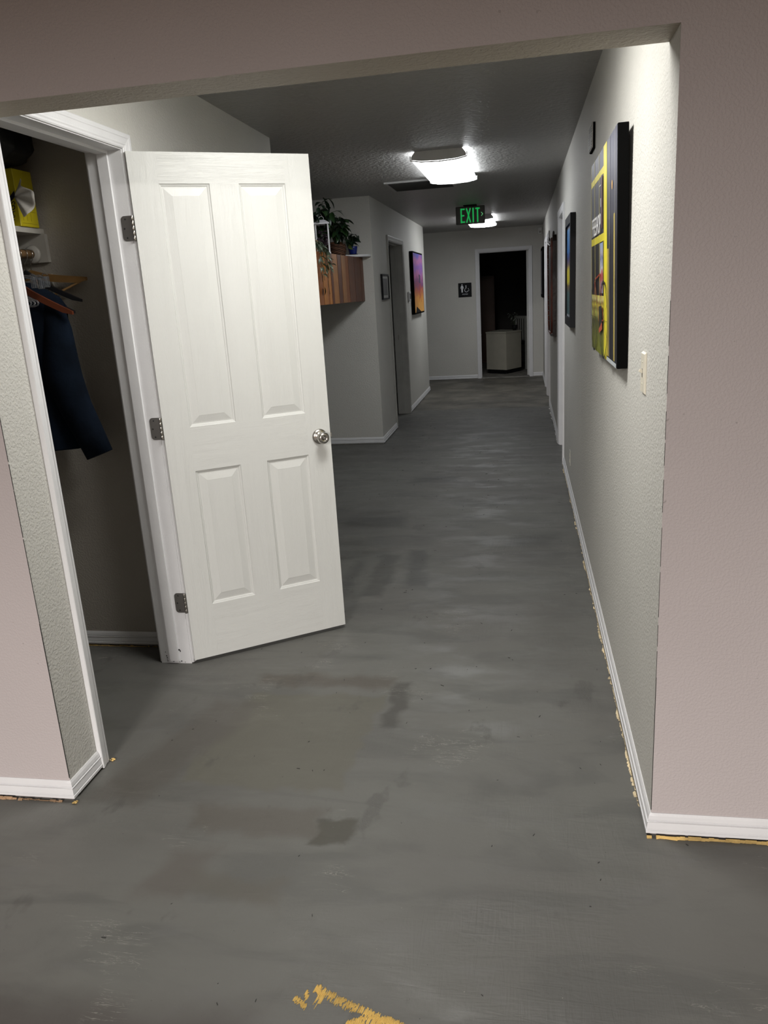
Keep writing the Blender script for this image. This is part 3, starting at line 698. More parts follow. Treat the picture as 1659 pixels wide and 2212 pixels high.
# light switch
sw = rwall('light_switch', 2.298, 1.24, 'ivory toggle light switch on the near right wall', 'switch')
bm = bmesh.new(); a = [(-.035, -.057), (.035, -.057), (.035, .057), (-.035, .057)]; b = [(-.031, -.053), (.031, -.053), (.031, .053), (-.031, .053)]
rings = [[bm.verts.new((x, y, z)) for x, z in q] for q, y in ((a, -.0003), (a, -.002), (b, -.0065))]
for r1, r2 in zip(rings, rings[1:]):
    for k_ in range(4): bm.faces.new((r1[k_], r1[(k_+1) % 4], r2[(k_+1) % 4], r2[k_]))
bm.faces.new(rings[-1]); bm.faces.new(rings[0][::-1]); obj('cover_plate', bm, M['beige'], sw)
obj('toggle_slot', BX(-.005, .005, -.0072, -.006, -.012, .012), M['steeld'], sw)
bm = BX(-.0042, .0042, -.017, -.005, -.004, .0045); xf(bm, Matrix.Rotation(R(-28), 4, 'X')); obj('toggle', bm, M['beige'], sw)
for z_ in (-.030, .030):
    b2 = bmesh.new(); lathe(b2, [(0, 0), (.003, 0), (.0025, .0008), (0, .0008)], 10); xf(b2, Matrix.Translation((0, -.0065, z_)) @ Matrix.Rotation(R(90), 4, 'X')); obj('screw', b2, M['beige'], sw)
# outlet near the first doorway
ol = rwall('wall_outlet', 5.78, .25, 'small pale wall outlet low on the right wall', 'outlet')
bm = BX(-.035, .035, -.005, -.0003, -.057, .057); bev(bm, .002, 1); obj('cover_plate', bm, M['wall'], ol)
for z_ in (-.02, .02): obj('socket', BX(-.016, .016, -.0062, -.0045, z_-.013, z_+.013), M['beige'], ol)
# louvred chime box high on the right wall
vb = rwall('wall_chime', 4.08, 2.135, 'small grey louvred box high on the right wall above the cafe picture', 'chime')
obj('shadow_plate', BX(-.091, .0915, -.010, -.0003, -.056, .054), M['matte'], vb)  # black plate showing right of and below the cover, standing in for its shadow
bm = BX(-.09, .089, -.014, -.010, -.053, .055); bev(bm, .001, 1); obj('box_cover', bm, plain('chime_grey', (.30, .29, .27), .6), vb)
for k_ in range(9): obj('louvre', BX(-.08, .08, -.0165, -.0135, -.045+k_*.011, -.040+k_*.011), M['taupe'], vb)

# ------------------------------------------------------------------ things on the left wall (local x -> +y world is viewer's right; out of wall = -y local -> +x)
def lwall(name, y, z, label, cat): return empty(name, (XL, y, z), R(90), label, cat)
p3 = lwall('sunset_picture', 10.98, 1.603, 'purple and orange sunset picture with a tower on the left wall', 'picture')
hw3, hh3 = .50, .398
bm = BX(-hw3, hw3, -.046, -.001, -hh3, hh3); obj('picture_frame', bm, M['matte'], p3)
m, nt, b = newmat('print_sunset'); n = N(nt); t = n.n('ShaderNodeTexCoord'); s_ = n.n('ShaderNodeSeparateXYZ'); nt.links.new(t.outputs['Object'], s_.inputs[0])
nzz = n.noise(n.coord(scale=(3, 1, 5), rot=(0, .5, 0)), 1.6, 5, .55, 1.0)
v_ = n.math('ADD', n.ramp(s_.outputs[2], -.38, .38, 0, 1, False), n.math('MULTIPLY', n.math('SUBTRACT', nzz, .5), .5))
cr = n.n('ShaderNodeValToRGB'); nt.links.new(v_, cr.inputs[0]); el = cr.color_ramp.elements
el[0].position = 0; el[0].color = (.80, .40, .08, 1); el[1].position = 1; el[1].color = (.10, .09, .42, 1)
for p_, c_ in ((.22, (.65, .28, .06)), (.38, (.40, .10, .06)), (.52, (.16, .05, .16)), (.64, (.42, .14, .30)), (.76, (.20, .10, .40)), (.86, (.45, .16, .34))): q_ = el.new(p_); q_.color = C4(c_)
nt.links.new(cr.outputs[0], b.inputs['Base Color']); b.inputs['Roughness'].default_value = .4
nt.links.new(cr.outputs[0], b.inputs['Base Color'])
flat(p3, 'sunset_print', [quad(-hw3+.02, hw3-.025, -hh3+.02, hh3-.02)], m, -.0464)
flat(p3, 'dark_roof', [[(-.42, -hh3+.02), (-.32, -.30), (.15, -hh3+.02)]], M['black'], -.0470)
bm = bmesh.new()
for p, q in (((.0, -.25), (.06, .0)), ((.20, -.25), (.13, .0)), ((.02, -.20), (.19, -.14)), ((.04, -.12), (.16, -.06)), ((.05, -.06), (.14, 0))): seg2(bm, p, q, .012, -.0470)
obj('red_tower', bm, flatmat('print_tower_red', (.45, .06, .05)), p3)
bm = bmesh.new(); poly(bm, [(.04, .0), (.15, .0), (.17, .08), (.02, .08)], -.0472, .0003); poly(bm, [(.0, .085), (.19, .085), (.17, .10), (.05, .12)], -.0472, .0003)
obj('tower_cabin', bm, flatmat('print_cabin', (.05, .05, .09)), p3)

p5 = lwall('framed_notice', 8.43, 1.562, 'small black framed notice left of the dim side doorway', 'picture')
bm = bmesh.new()
for q in ((-.20, .20, .112, .128), (-.20, .20, -.128, -.112), (-.20, -.184, -.112, .112), (.184, .20, -.112, .112)): box(bm, q[0], q[1], -.022, -.001, q[2], q[3])
obj('picture_frame', bm, M['black'], p5)
obj('mat_board', BX(-.184, .184, -.012, -.002, -.112, .112), plain('mat_white', (.5, .5, .48), .6), p5)
flat(p5, 'notice_sheet', [quad(-.13, .13, -.085, .085)], vgrad('notice', [(0, (.10, .10, .10)), (1, (.14, .14, .145))], -.1, .1, 60, .8), -.0125)
tm = lwall('thermostat', 10.22, 1.44, 'small white rounded thermostat between the doorway and sunset picture', 'thermostat')
bm = BX(-.06, .06, -.028, -.001, -.06, .06); bev(bm, .012, 3); obj('thermostat_body', bm, M['trim'], tm)
bm = BX(-.045, .045, -.031, -.0275, -.03, .035); bev(bm, .001, 1); obj('display', bm, M['steeld'], tm)

# ------------------------------------------------------------------ closet contents
ZS = 1.828
CW = plain('closet_white_shaded', (.46, .44, .40), .5)  # white trim toned down, closet shade put into the colour
shelf = empty('closet_shelf', (0, 0, 0), 0, 'white closet shelf holding the yellow rag box, cleat below it', 'shelf')
obj('shelf_board', BX(-2.25, -1.893, Y1, 3.05, ZS-.020, ZS), CW, shelf)
obj('cleat', BX(-2.25, -1.882, 3.031, 3.05, 1.700, ZS-.020), CW, shelf)
obj('wall_bracket', BX(-1.955, -1.885, 3.036, 3.05, 1.56, 1.655), CW, shelf)
RX, RZ = -1.946, 1.733
rod = empty('closet_rod', (0, 0, 0), 0, 'brown wooden closet rod in a white round socket', 'rod')
bm = bmesh.new(); tube(bm, [(RX, Y1+.01, RZ), (RX, 3.03, RZ)], .0165, 16); obj('pole', bm, plain('rod_wood', (.30, .17, .07), .5, var=.15), rod)
bm = bmesh.new(); lathe(bm, [(.017, .016), (.022, .018), (.026, .012), (.030, .012), (.034, .007), (.036, 0), (0, 0)], 24); xf(bm, Matrix.Translation((RX, 3.031, RZ)) @ Matrix.Rotation(R(90), 4, 'X')); obj('rod_socket', bm, CW, rod)

# rag box
bx = empty('rag_box', (0, 0, 0), 0, 'yellow box of rags on the closet shelf with a white rag pulled out', 'box')
m = plain('rag_box_yellow', (.50, .41, .008), .5); bx0, bx1, by0, by1, bz0, bz1 = -2.07, -1.885, 2.893, 3.012, ZS+.0005, 2.034
bm = BX(bx0, bx1, by0, by1, bz0, bz1); bev(bm, .0015, 1); obj('carton', bm, m, bx)
tx = flatmat('box_black', (.01, .01, .02)); rdm = flatmat('box_red', (.45, .01, .02))
text('box_text', 'RAGS', .034, tx, bx, Matrix.Translation((-1.900, by0-.0006, ZS+.055)) @ Matrix.Rotation(R(90), 4, 'X') @ Matrix.Rotation(R(78), 4, 'Z') @ Matrix.Diagonal((.85, 1.05, 1, 1)), .0002)
text('box_text', 'of', .026, tx, bx, Matrix.Translation((-1.918, by0-.0006, ZS+.068)) @ Matrix.Rotation(R(90), 4, 'X') @ Matrix.Rotation(R(78), 4, 'Z'), .0002)
bm = bmesh.new()
for x, z_, rx in ((-1.934, ZS+.042, .007), (-1.945, ZS+.068, .009), (-1.950, ZS+.098, .009), (-1.962, ZS+.05, .010)):
    poly(bm, [(x+rx*math.cos(k_*.4488), z_+rx*1.5*math.sin(k_*.4488)) for k_ in range(14)], by0-.0006, .0003)
obj('box_lettering', bm, rdm, bx)
bm = bmesh.new()
for y in (2.915, 2.94, 2.965): box(bm, bx1, bx1+.0004, y, y+.0015, ZS+.022, ZS+.05)
for z_ in (.012, .055): box(bm, bx1, bx1+.0004, 2.905, 3.0, ZS+z_, ZS+z_+.0012)
obj('printed_lines', bm, flatmat('box_ink', (.18, .14, .01)), bx)
bm = bmesh.new(); poly(bm, [(-1.925, 1.925), (-1.890, 1.955), (-1.889, 1.935), (-1.912, 1.915)], by0-.0005, .0003); obj('dispenser_slot', bm, tx, bx)
# the rag: fan folded out of the slot
bm = bmesh.new(); c = Vector((-1.897, by0-.002, 1.935)); rim_ = []
prof = [(46, .074), (38, .060), (28, .052), (18, .062), (8, .080), (0, .088), (-10, .090), (-22, .089), (-34, .086), (-46, .081), (-56, .077), (-63, .075)]
mid = []
for i_, (an, r_) in enumerate(prof):
    a0 = R(an); yy = -.012 + .010*math.sin(i_*1.9)
    rim_.append(bm.verts.new(c + Vector((r_*1.22*math.cos(a0), -.016+yy*.9, r_*1.22*math.sin(a0)))))
    mid.append(bm.verts.new(c + Vector((r_*.6*math.cos(a0), -.014+.014*math.sin(i_*1.9+.6), r_*.5*math.sin(a0)))))
cv = bm.verts.new(c)
for i_ in range(len(prof)-1):
    bm.faces.new((cv, mid[i_], mid[i_+1])); bm.faces.new((mid[i_], rim_[i_], rim_[i_+1], mid[i_+1]))
o = obj('pulled_rag', bm, plain('rag_white', (.60, .57, .52), .9, bumpamt=.001, bscale=90), bx, smooth=True)
md = o.modifiers.new('s', 'SUBSURF'); md.levels = 2; md.render_levels = 2
md = o.modifiers.new('t', 'SOLIDIFY'); md.thickness = .0008

# black bag on the box
bm = bmesh.new(); bmesh.ops.create_icosphere(bm, subdivisions=4, radius=1)
for v_ in bm.verts:
    d = v_.co.copy(); s3 = 1+.05*math.sin(9*d.x+2)*math.cos(7*d.z)+.03*math.sin(17*d.y)
    q = Vector([math.copysign(abs(c_)**.62, c_) for c_ in d])*s3
    v_.co = Vector((-2.035+q.x*.215, 2.90+q.y*.13, 2.155+q.z*.115))
o = obj('black_bag', bm, plain('black_nylon', (.006, .006, .008), .6, bumpamt=.002, bscale=40), smooth=True)
tag(o, 'soft black bag lying on top of the yellow rag box', 'bag')

# hangers
def arc_hook(bm, y, zc, x=RX, r=.021, rad=.0016, neck=.03, tilt=0.0):
    pts = []
    for k_ in range(13):
        an = R(200 - k_*17.5)
        pts.append((x + (r)*math.cos(an), y, zc + r*math.sin(an)))
    pts += [(x+.012, y, zc-r-.004), (x, y, zc-r-.016), (x, y, zc-r-neck)]
    tube(bm, pts, rad, 6)
def hanger(name, y, span, drop, mat, label, group, thick=.012, wid=.030, bar=None, rot=0.0, ztop=1.690, xs=1.0):
    t = empty(name, (RX, y, 0), rot, label, 'hanger', group)
    bm = bmesh.new(); arc_hook(bm, 0, RZ-.0015, 0, .0185, neck=RZ-.0185-ztop+.005); obj('hook', bm, M['steel'], t)
    # shoulder outline
    up = []; lo = []
    for k_ in range(13):
        s_ = -1+k_/6
        q = abs(s_)
        zc = ztop - drop*(q**.9) - .010*math.sin(min(q, .5)*math.pi)
        w_ = wid*(1-.25*q) if q > .12 else wid*1.15
        if q > .97: w_ *= .55
        up.append((s_*span, zc)); lo.append((s_*span, zc-w_))
    bm = bmesh.new(); fr = [bm.verts.new((x, -thick/2, z_)) for x, z_ in up+lo[::-1]]; bk = [bm.verts.new((x, thick/2, z_)) for x, z_ in up+lo[::-1]]
    nn = len(up)
    for k_ in range(nn-1):
        bm.faces.new((fr[k_], fr[k_+1], fr[2*nn-2-k_], fr[2*nn-1-k_])); bm.faces.new((bk[k_], bk[k_+1], bk[2*nn-2-k_], bk[2*nn-1-k_]))
    for k_ in range(2*nn): bm.faces.new((fr[k_], fr[(k_+1) % (2*nn)], bk[(k_+1) % (2*nn)], bk[k_]))
    obj('shoulder', bm, mat, t)
    if bar is not None:
        bm = bmesh.new(); ze = ztop-drop-wid*.6
        tube(bm, [(-span*.96, 0, ze), (-.02, 0, ze-bar), (.02, 0, ze-bar), (span*.96, 0, ze)], .0045, 6); obj('trouser_bar', bm, mat, t)
    return t
tan = plain('tan_wood', (.25, .135, .045), .45, var=.15); redw = plain('red_brown_hanger', (.13, .032, .012), .35, var=.15)
blk = plain('black_hanger', (.008, .008, .010), .5)
hanger('wooden_hanger', 3.000, .235, .030, tan, 'light tan wooden hanger nearest the closet side wall', 'closet hangers', bar=.075, wid=.032, ztop=1.672)
hanger('plastic_hanger', 2.965, .220, .115, blk, 'black hanger with hooked ends beside the tan one', 'closet hangers', wid=.024, ztop=1.672)
hanger('plastic_hanger', 2.925, .205, .115, blk, 'black hanger inside the shoulders of the navy jacket', 'closet hangers', wid=.026, ztop=1.630)
hanger('wooden_hanger', 2.860, .236, .135, redw, 'red brown wooden hanger in front of the navy jacket', 'closet hangers', wid=.030, ztop=1.648)
glass = plain('clear_plastic', (.75, .78, .82), .06, trans=.93, var=.0)
def clip_hanger(y, z, x1, label, n_=4):
    t = empty('clip_hanger', (RX, y, 0), 0, label, 'hanger', 'clear clip hangers')
    bm = bmesh.new(); arc_hook(bm, 0, RZ-.0015, 0, .0185, neck=RZ-.0185-z+.002); obj('hook', bm, M['steel'], t)
    bm = bmesh.new(); tube(bm, [(-x1, 0, z-.004), (-x1*.5, 0, z+.010), (0, 0, z+.012), (x1*.5, 0, z+.010), (x1, 0, z-.004)], .0035, 6); obj('bar', bm, glass, t)
    for sx in (-x1, x1):
        bm = bmesh.new(); b2 = BX(sx-.010, sx+.010, -.008, -.004, z-.038, z+.002); bev(b2, .002, 1); me = bpy.data.meshes.new('t'); b2.to_mesh(me); b2.free(); bm.from_mesh(me)
        b2 = BX(sx-.010, sx+.010, .004, .008, z-.038, z+.002); bev(b2, .002, 1); me = bpy.data.meshes.new('t'); b2.to_mesh(me); b2.free(); bm.from_mesh(me)
        tube(bm, [(sx-.012, 0, z+.006), (sx-.006, -.008, z+.012), (sx+.006, -.008, z+.012), (sx+.012, 0, z+.006)], .0018, 5)
        obj('clip', bm, glass, t)
    return t
labs = ['clear plastic clip hanger closest to the jacket', 'clear clip hanger in the middle of the upper bundle', 'clear clip hanger at the front of the upper bundle']
for i_, (y, z_, x1) in enumerate(((2.826, 1.634, .168), (2.800, 1.628, .160), (2.774, 1.632, .150))): clip_hanger(y, z_, x1, labs[i_])
labs = ['clear looped hanger at the back of the lower bundle', 'clear looped hanger in the middle of the lower bundle', 'clear looped hanger at the front of the lower bundle']
for i_, y in enumerate((2.748, 2.726, 2.704)):
    t = empty('looped_hanger', (RX, y, 0), 0, labs[i_], 'hanger', 'clear looped hangers')
    bm = bmesh.new(); arc_hook(bm, 0, RZ-.0015, 0, .0185, neck=RZ-.0185-1.62); obj('hook', bm, M['steel'], t)
    bm = bmesh.new()
    pts = [(0, 0, 1.62)] + [(s_, 0, 1.615-.35*s_) for s_ in (.03, .07, .11)] + [(.15+.02*math.sin(R(a0)), 0, 1.552+.012*math.cos(R(a0))-.012) for a0 in (10, 50, 90, 130, 175)] + [(.10, 0, 1.529), (0, 0, 1.529), (-.10, 0, 1.529), (-.165, 0, 1.545), (-.11, 0, 1.577), (0, 0, 1.62)]
    tube(bm, pts, .0032, 6); obj('loop', bm, glass, t)

# navy jacket
navy = plain('navy_cloth', (.0035, .007, .014), .95, spec=.12, bumpamt=.0015, bscale=70, var=.3)
jk = empty('jacket', (-.016, .040, 0), 0, 'dark navy jacket hanging in the closet, sleeve slanting towards the door', 'jacket')
def loft(bm, secs, seg=28):
    rings = []
    for (cx, cy, cz, rx, ry, ph) in secs:
        rings.append([bm.verts.new((cx+rx*math.copysign(abs(math.cos(2*math.pi*k_/seg))**.8, math.cos(2*math.pi*k_/seg)), cy+ry*math.sin(2*math.pi*k_/seg)*(1+.12*math.sin(5*2*math.pi*k_/seg+ph)), cz)) for k_ in range(seg)])
    for a, b in zip(rings, rings[1:]):
        for k_ in range(seg): bm.faces.new((a[k_], a[(k_+1) % seg], b[(k_+1) % seg], b[k_])).smooth = True
    bm.faces.new(rings[0][::-1]); bm.faces.new(rings[-1])
bm = bmesh.new()
loft(bm, [(RX, 2.885, 1.622, .045, .030, 0), (RX, 2.885, 1.600, .10, .040, 0), (RX, 2.885, 1.560, .165, .048, 0), (RX, 2.885, 1.520, .190, .052, .4), (RX, 2.885, 1.44, .180, .060, .8), (RX, 2.89, 1.25, .175, .066, 1.4), (RX, 2.89, 1.10, .172, .072, 2), (RX-.003, 2.89, .965, .175, .080, 2.6), (RX-.003, 2.89, .958, .172, .078, 2.6)])
obj('jacket_body', bm, navy, jk)
for sx in (1, -1):
    pts = [(RX+sx*.150, 2.865, 1.535), (RX+sx*.158, 2.850, 1.44), (RX+sx*.155, 2.835, 1.33), (RX+sx*.160, 2.825, 1.24), (RX+sx*.190, 2.822, 1.13), (RX+sx*.232, 2.820, 1.02), (RX+sx*.262, 2.818, .935)] if sx > 0 else [(RX-.15, 2.88, 1.535), (RX-.175, 2.88, 1.35), (RX-.18, 2.87, 1.15), (RX-.185, 2.86, .96)]
    rs = [.040, .058, .072, .078, .070, .064, .060] if sx > 0 else [.04, .07, .068, .06]
    bm = bmesh.new(); tube(bm, pts, rs, 20)
    for v_ in bm.verts:
        v_.co.y = 2.85 + (v_.co.y-2.85)*.55
    obj('sleeve', bm, navy, jk)
bm = bmesh.new(); tube(bm, [(RX-.05, 2.88, 1.60), (RX-.03, 2.845, 1.625), (RX+.03, 2.845, 1.625), (RX+.05, 2.88, 1.60)], .012, 8); obj('collar', bm, navy, jk)
bm = BX(-1.80, -1.765, 2.925, 2.927, .925, .985); xf(bm, Matrix.Translation((-1.78, 2.926, .955)) @ Matrix.Rotation(R(-18), 4, 'Y') @ Matrix.Translation((1.78, -2.926, -.955))); obj('hem_tag', bm, plain('tag_white', (.5, .48, .42), .8), jk)

# ------------------------------------------------------------------ wooden wall planter and its plants
pl = empty('wooden_planter', (0, 0, 0), 0, 'long wooden box of upright boards mounted in the left recess', 'planter')
woods = [plain('board_%d' % i, c, .42, bumpamt=.0006, bscale=90, var=.12) for i, c in enumerate([(.30, .115, .025), (.20, .068, .018), (.085, .026, .010), (.25, .105, .028), (.105, .036, .014)])]
pz0, pz1 = 1.436, 1.848
FX = -1.588
edges = [5.72, 5.86, 5.98, 6.12, 6.27, 6.40, 6.53, 6.60, 6.69, 6.77, 6.97, 7.12, 7.27]
tone = [0, 1, 3, 0, 1, 0, 1, 0, 2, 3, 2, 3]
for i_, (a, b) in enumerate(zip(edges, edges[1:])):
    off = .002*(i_ % 3)
    o = obj('board', BX(FX-.018, FX+off, a+.0015, b-.0015, pz0, pz1), woods[tone[i_]], pl)
q0, q1 = Vector((FX, 7.27, 0)), Vector((-1.533, YF-.001, 0))
dd = (q1-q0); L = dd.length; dd.normalize(); nn = Vector((dd.y, -dd.x, 0))
fr_ = [0, .18, .36, .5, .68, .85, 1.0]; tn = [1, 4, 4, 2, 4, 4]
for i_, (a, b) in enumerate(zip(fr_, fr_[1:])):
    p, q = q0+dd*(a*L+.001), q0+dd*(b*L-.001); off = .0015*(i_ % 2)
    bm = bmesh.new(); vs = []
    for z_ in (pz0, pz1): vs += [bm.verts.new((t_.x, t_.y, z_)) for t_ in (p+nn*off, q+nn*off, q-nn*.016, p-nn*.016)]
    for q_ in ((0, 3, 2, 1), (4, 5, 6, 7), (0, 1, 5, 4), (1, 2, 6, 5), (2, 3, 7, 6), (3, 0, 4, 7)): bm.faces.new([vs[k_] for k_ in q_])
    obj('board', bm, woods[tn[i_]], pl)
obj('bottom_board', BX(-2.2, FX-.018, 5.72, YF-.001, pz0, pz0+.02), woods[4], pl)
obj('top_board', BX(-2.2, FX-.018, 5.72, YF-.001, pz1-.02, pz1-.001), woods[4], pl)
obj('end_board', BX(-2.2, FX-.018, 5.70, 5.72, pz0, pz1), woods[2], pl)
# white ledge
bm = bmesh.new(); pts = [(-2.2, 7.60), (-1.75, 7.60), (-1.62, 7.64), (-1.52, 7.70), (-1.46, 7.76), (-1.447, 7.80), (-1.447, YF-.001), (-2.2, YF-.001)]
f0 = [bm.verts.new((x, y, 1.850)) for x, y in pts]; f1 = [bm.verts.new((x, y, 1.870)) for x, y in pts]
bm.faces.new(f0[::-1]); bm.faces.new(f1)
for k_ in range(len(pts)): bm.faces.new((f0[k_], f0[(k_+1) % len(pts)], f1[(k_+1) % len(pts)], f1[k_]))
tag(obj('white_ledge', bm, M['trim']), 'white curved ledge on top of the wooden planter at the wall', 'shelf')
# leaves
def leafmesh(L, W_, bend, fold=.25, n_=6):
    bm = bmesh.new(); rows = []
    for k_ in range(n_+1):
        t_ = k_/n_; w_ = W_*math.sin(math.pi*(t_**.8))**.9*.5 if 0 < t_ < 1 else .0005
        x = L*t_*math.cos(bend*t_*.5); z_ = -L*t_*math.sin(bend*t_*.5)
        rows.append([bm.verts.new((x, -w_, z_+w_*fold)), bm.verts.new((x, 0, z_)), bm.verts.new((x, w_, z_+w_*fold))])
    for a, b in zip(rows, rows[1:]):
        for k_ in range(2): bm.faces.new((a[k_], a[k_+1], b[k_+1], b[k_])).smooth = True
    me = bpy.data.meshes.new('leaf'); bm.to_mesh(me); bm.free(); return me
gd = plain('dark_leaf', (.012, .032, .014), .35, var=.4); gm = plain('mid_leaf', (.03, .075, .022), .35, var=.4); gv = plain('variegated_leaf', (.10, .14, .09), .4, var=.7); gy = plain('striped_leaf', (.30, .45, .10), .35, var=.4)
stemm = plain('stem', (.03, .05, .015), .6)
def put(me, mat, parent, loc, yaw, pitch, sc, roll=0):
    o = bpy.data.objects.new('leaf', me); S.collection.objects.link(o)
    if not me.materials: me.materials.append(mat)
    o.parent = parent; o.matrix_local = Matrix.Translation(loc) @ Matrix.Rotation(yaw, 4, 'Z') @ Matrix.Rotation(-pitch, 4, 'Y') @ Matrix.Rotation(roll, 4, 'X') @ Matrix.Scale(sc, 4); return o
def lm_(L, W_, bend, mat):
    me = leafmesh(L, W_, bend); me.materials.append(mat); return me
ld, lmid, lv, lst, lheart = lm_(.11, .045, .8, gd), lm_(.10, .05, .9, gm), lm_(.058, .022, 1.0, gv), lm_(.14, .05, .5, gy), lm_(.085, .075, .9, gd)
def basket(x, y, z, r, h_, label):
    t = empty('wicker_basket_plant', (x, y, z), 0, label, 'plant')
    wk = plain('wicker', (.09, .04, .02), .7, var=.5)
    bm = bmesh.new()
    for k_ in range(16):
        zz = h_*k_/15; rr_ = r*(1+.16*math.sin(zz/h_*2.4)); pts = [((rr_+.004*math.sin(j*2.7+k_))*math.cos(j*math.pi/12), (rr_+.004*math.sin(j*2.7+k_))*math.sin(j*math.pi/12), zz+.006*math.sin(j*.8+k_*1.3)) for j in range(25)]
        tube(bm, pts, .0042, 5, False)
    obj('woven_body', bm, wk, t)
    bm = bmesh.new(); lathe(bm, [(0, .002), (r*.93, .002), (r*1.08, h_*.5), (r*1.0, h_*.9), (0, h_*.9)], 20); obj('liner', bm, plain('liner', (.02, .012, .008), .9), t)
    return t
def stems(parent, base, n_, spread, height, me_list, per=5, arch=.8, seed=1, xbias=0, ybias=0):
    rnd = random.Random(seed); bm = bmesh.new()
    for i_ in range(n_):
        an = rnd.uniform(0, 2*math.pi); sp = spread*rnd.uniform(.4, 1); hh_ = height*rnd.uniform(.6, 1.1)
        ex = math.cos(an)*sp+xbias; ey = math.sin(an)*sp+ybias
        pts = []
        for k_ in range(8):
            t_ = k_/7; pts.append(Vector((base[0]+ex*t_, base[1]+ey*t_, base[2]+hh_*math.sin(min(1, t_*arch*1.3)*math.pi/2*1.0) - (hh_*.35*max(0, t_-.6)**1*arch))))
        tube(bm, pts, .0018, 4, False)
        for j in range(per):
            t_ = .35+.65*(j+rnd.random()*.5)/per; p = pts[min(7, int(t_*7))]
            put(rnd.choice(me_list), None, parent, p, an+rnd.uniform(-1.2, 1.2), rnd.uniform(-.9, .5), rnd.uniform(.7, 1.15), rnd.uniform(-.5, .5))
    obj('stems', bm, stemm, parent)['kind'] = 'stuff'
b1 = basket(-1.69, 7.42, pz1, .076, .105, 'brown wicker basket holding the large bushy dark green plant')
stems(b1, (0, 0, .09), 18, .19, .27, [ld, ld, lmid], 7, .85, 3, xbias=.02, ybias=-.10)
b2_ = basket(-1.83, 6.98, pz1, .08, .11, 'tall dark leafy plant in a basket behind the white lantern')
stems(b2_, (0, 0, .09), 18, .24, .36, [ld, ld, lmid], 6, .8, 9, xbias=.12, ybias=-.10)
# blue pot
bp = empty('blue_pot_plant', (-1.592, 7.70, 1.8705), 0, 'small cobalt blue pot with round dark leaves near the white ledge', 'plant')
bm = bmesh.new(); lathe(bm, [(0, 0), (.038, 0), (.042, .01), (.052, .07), (.056, .085), (.052, .088), (.046, .07), (0, .07)], 24); obj('pot', bm, plain('cobalt_glaze', (.008, .02, .16), .25), bp)
bm = bmesh.new(); lathe(bm, [(0, .0), (.05, 0), (.058, .006), (0, .004)], 24); obj('saucer', bm, M['black'], bp)
stems(bp, (0, 0, .07), 10, .11, .20, [lheart], 3, .6, 4, xbias=-.01, ybias=-.05)
bp.scale = (.85, .85, .85)
put(lst, None, bp, Vector((-.01, -.16, .10)), -1.2, -.4, .9, 1.2)
# terracotta pot behind
tc = empty('terracotta_pot_plant', (-1.76, 7.72, 1.8705), 0, 'terracotta pot behind the blue pot with a few long thin leaves', 'plant')
bm = bmesh.new(); lathe(bm, [(0, 0), (.05, 0), (.062, .10), (.070, .10), (.070, .125), (.060, .125), (.058, .10), (0, .10)], 24); obj('pot', bm, plain('terracotta', (.22, .09, .04), .8), tc)
stems(tc, (0, 0, .1), 7, .14, .26, [lm_(.16, .018, .9, gd)], 2, .9, 6)
# lantern
ln = empty('lantern', (-1.660, 6.80, pz1), R(12), 'small white framed glass lantern filled with dark potpourri on the planter', 'lantern')
wl = plain('lantern_white', (.85, .86, .88), .3); s_ = .052; hL = .25
for sx in (-s_, s_):
    for sy in (-s_, s_): obj('post', BX(sx-.005, sx+.005, sy-.005, sy+.005, .012, hL-.01), wl, ln)
obj('base', bev(BX(-s_-.010, s_+.010, -s_-.010, s_+.010, 0, .014), .002, 1), wl, ln)
bm = bmesh.new(); q = [(s_+.014, hL-.012), (s_+.012, hL), (.03, hL+.022), (.012, hL+.026)]
for (r1, z1_), (r2, z2_) in zip(q, q[1:]):
    for k_ in range(4):
        c_ = [(-1, -1), (1, -1), (1, 1), (-1, 1)]; a, b = c_[k_], c_[(k_+1) % 4]
        bm.faces.new([bm.verts.new(v_) for v_ in ((a[0]*r1, a[1]*r1, z1_), (b[0]*r1, b[1]*r1, z1_), (b[0]*r2, b[1]*r2, z2_), (a[0]*r2, a[1]*r2, z2_))])
obj('roof', bm, wl, ln)
bm = bmesh.new(); tube(bm, [(.02*math.cos(R(a0)), 0, hL+.035+.018*math.sin(R(a0))) for a0 in range(0, 361, 30)], .002, 6, False); obj('ring', bm, wl, ln)
rnd = random.Random(5); bm = bmesh.new()
for _ in range(70):
    b2 = bmesh.new(); bmesh.ops.create_icosphere(b2, subdivisions=1, radius=rnd.uniform(.008, .014)); xf(b2, Matrix.Translation((rnd.uniform(-.036, .036), rnd.uniform(-.036, .036), rnd.uniform(.03, .19))) @ Matrix.Diagonal((1, 1, .6, 1))); me = bpy.data.meshes.new('t'); b2.to_mesh(me); b2.free(); bm.from_mesh(me); bpy.data.meshes.remove(me)
obj('potpourri', bm, plain('potpourri', (.05, .03, .045), .8, var=.6), ln)['kind'] = 'stuff'
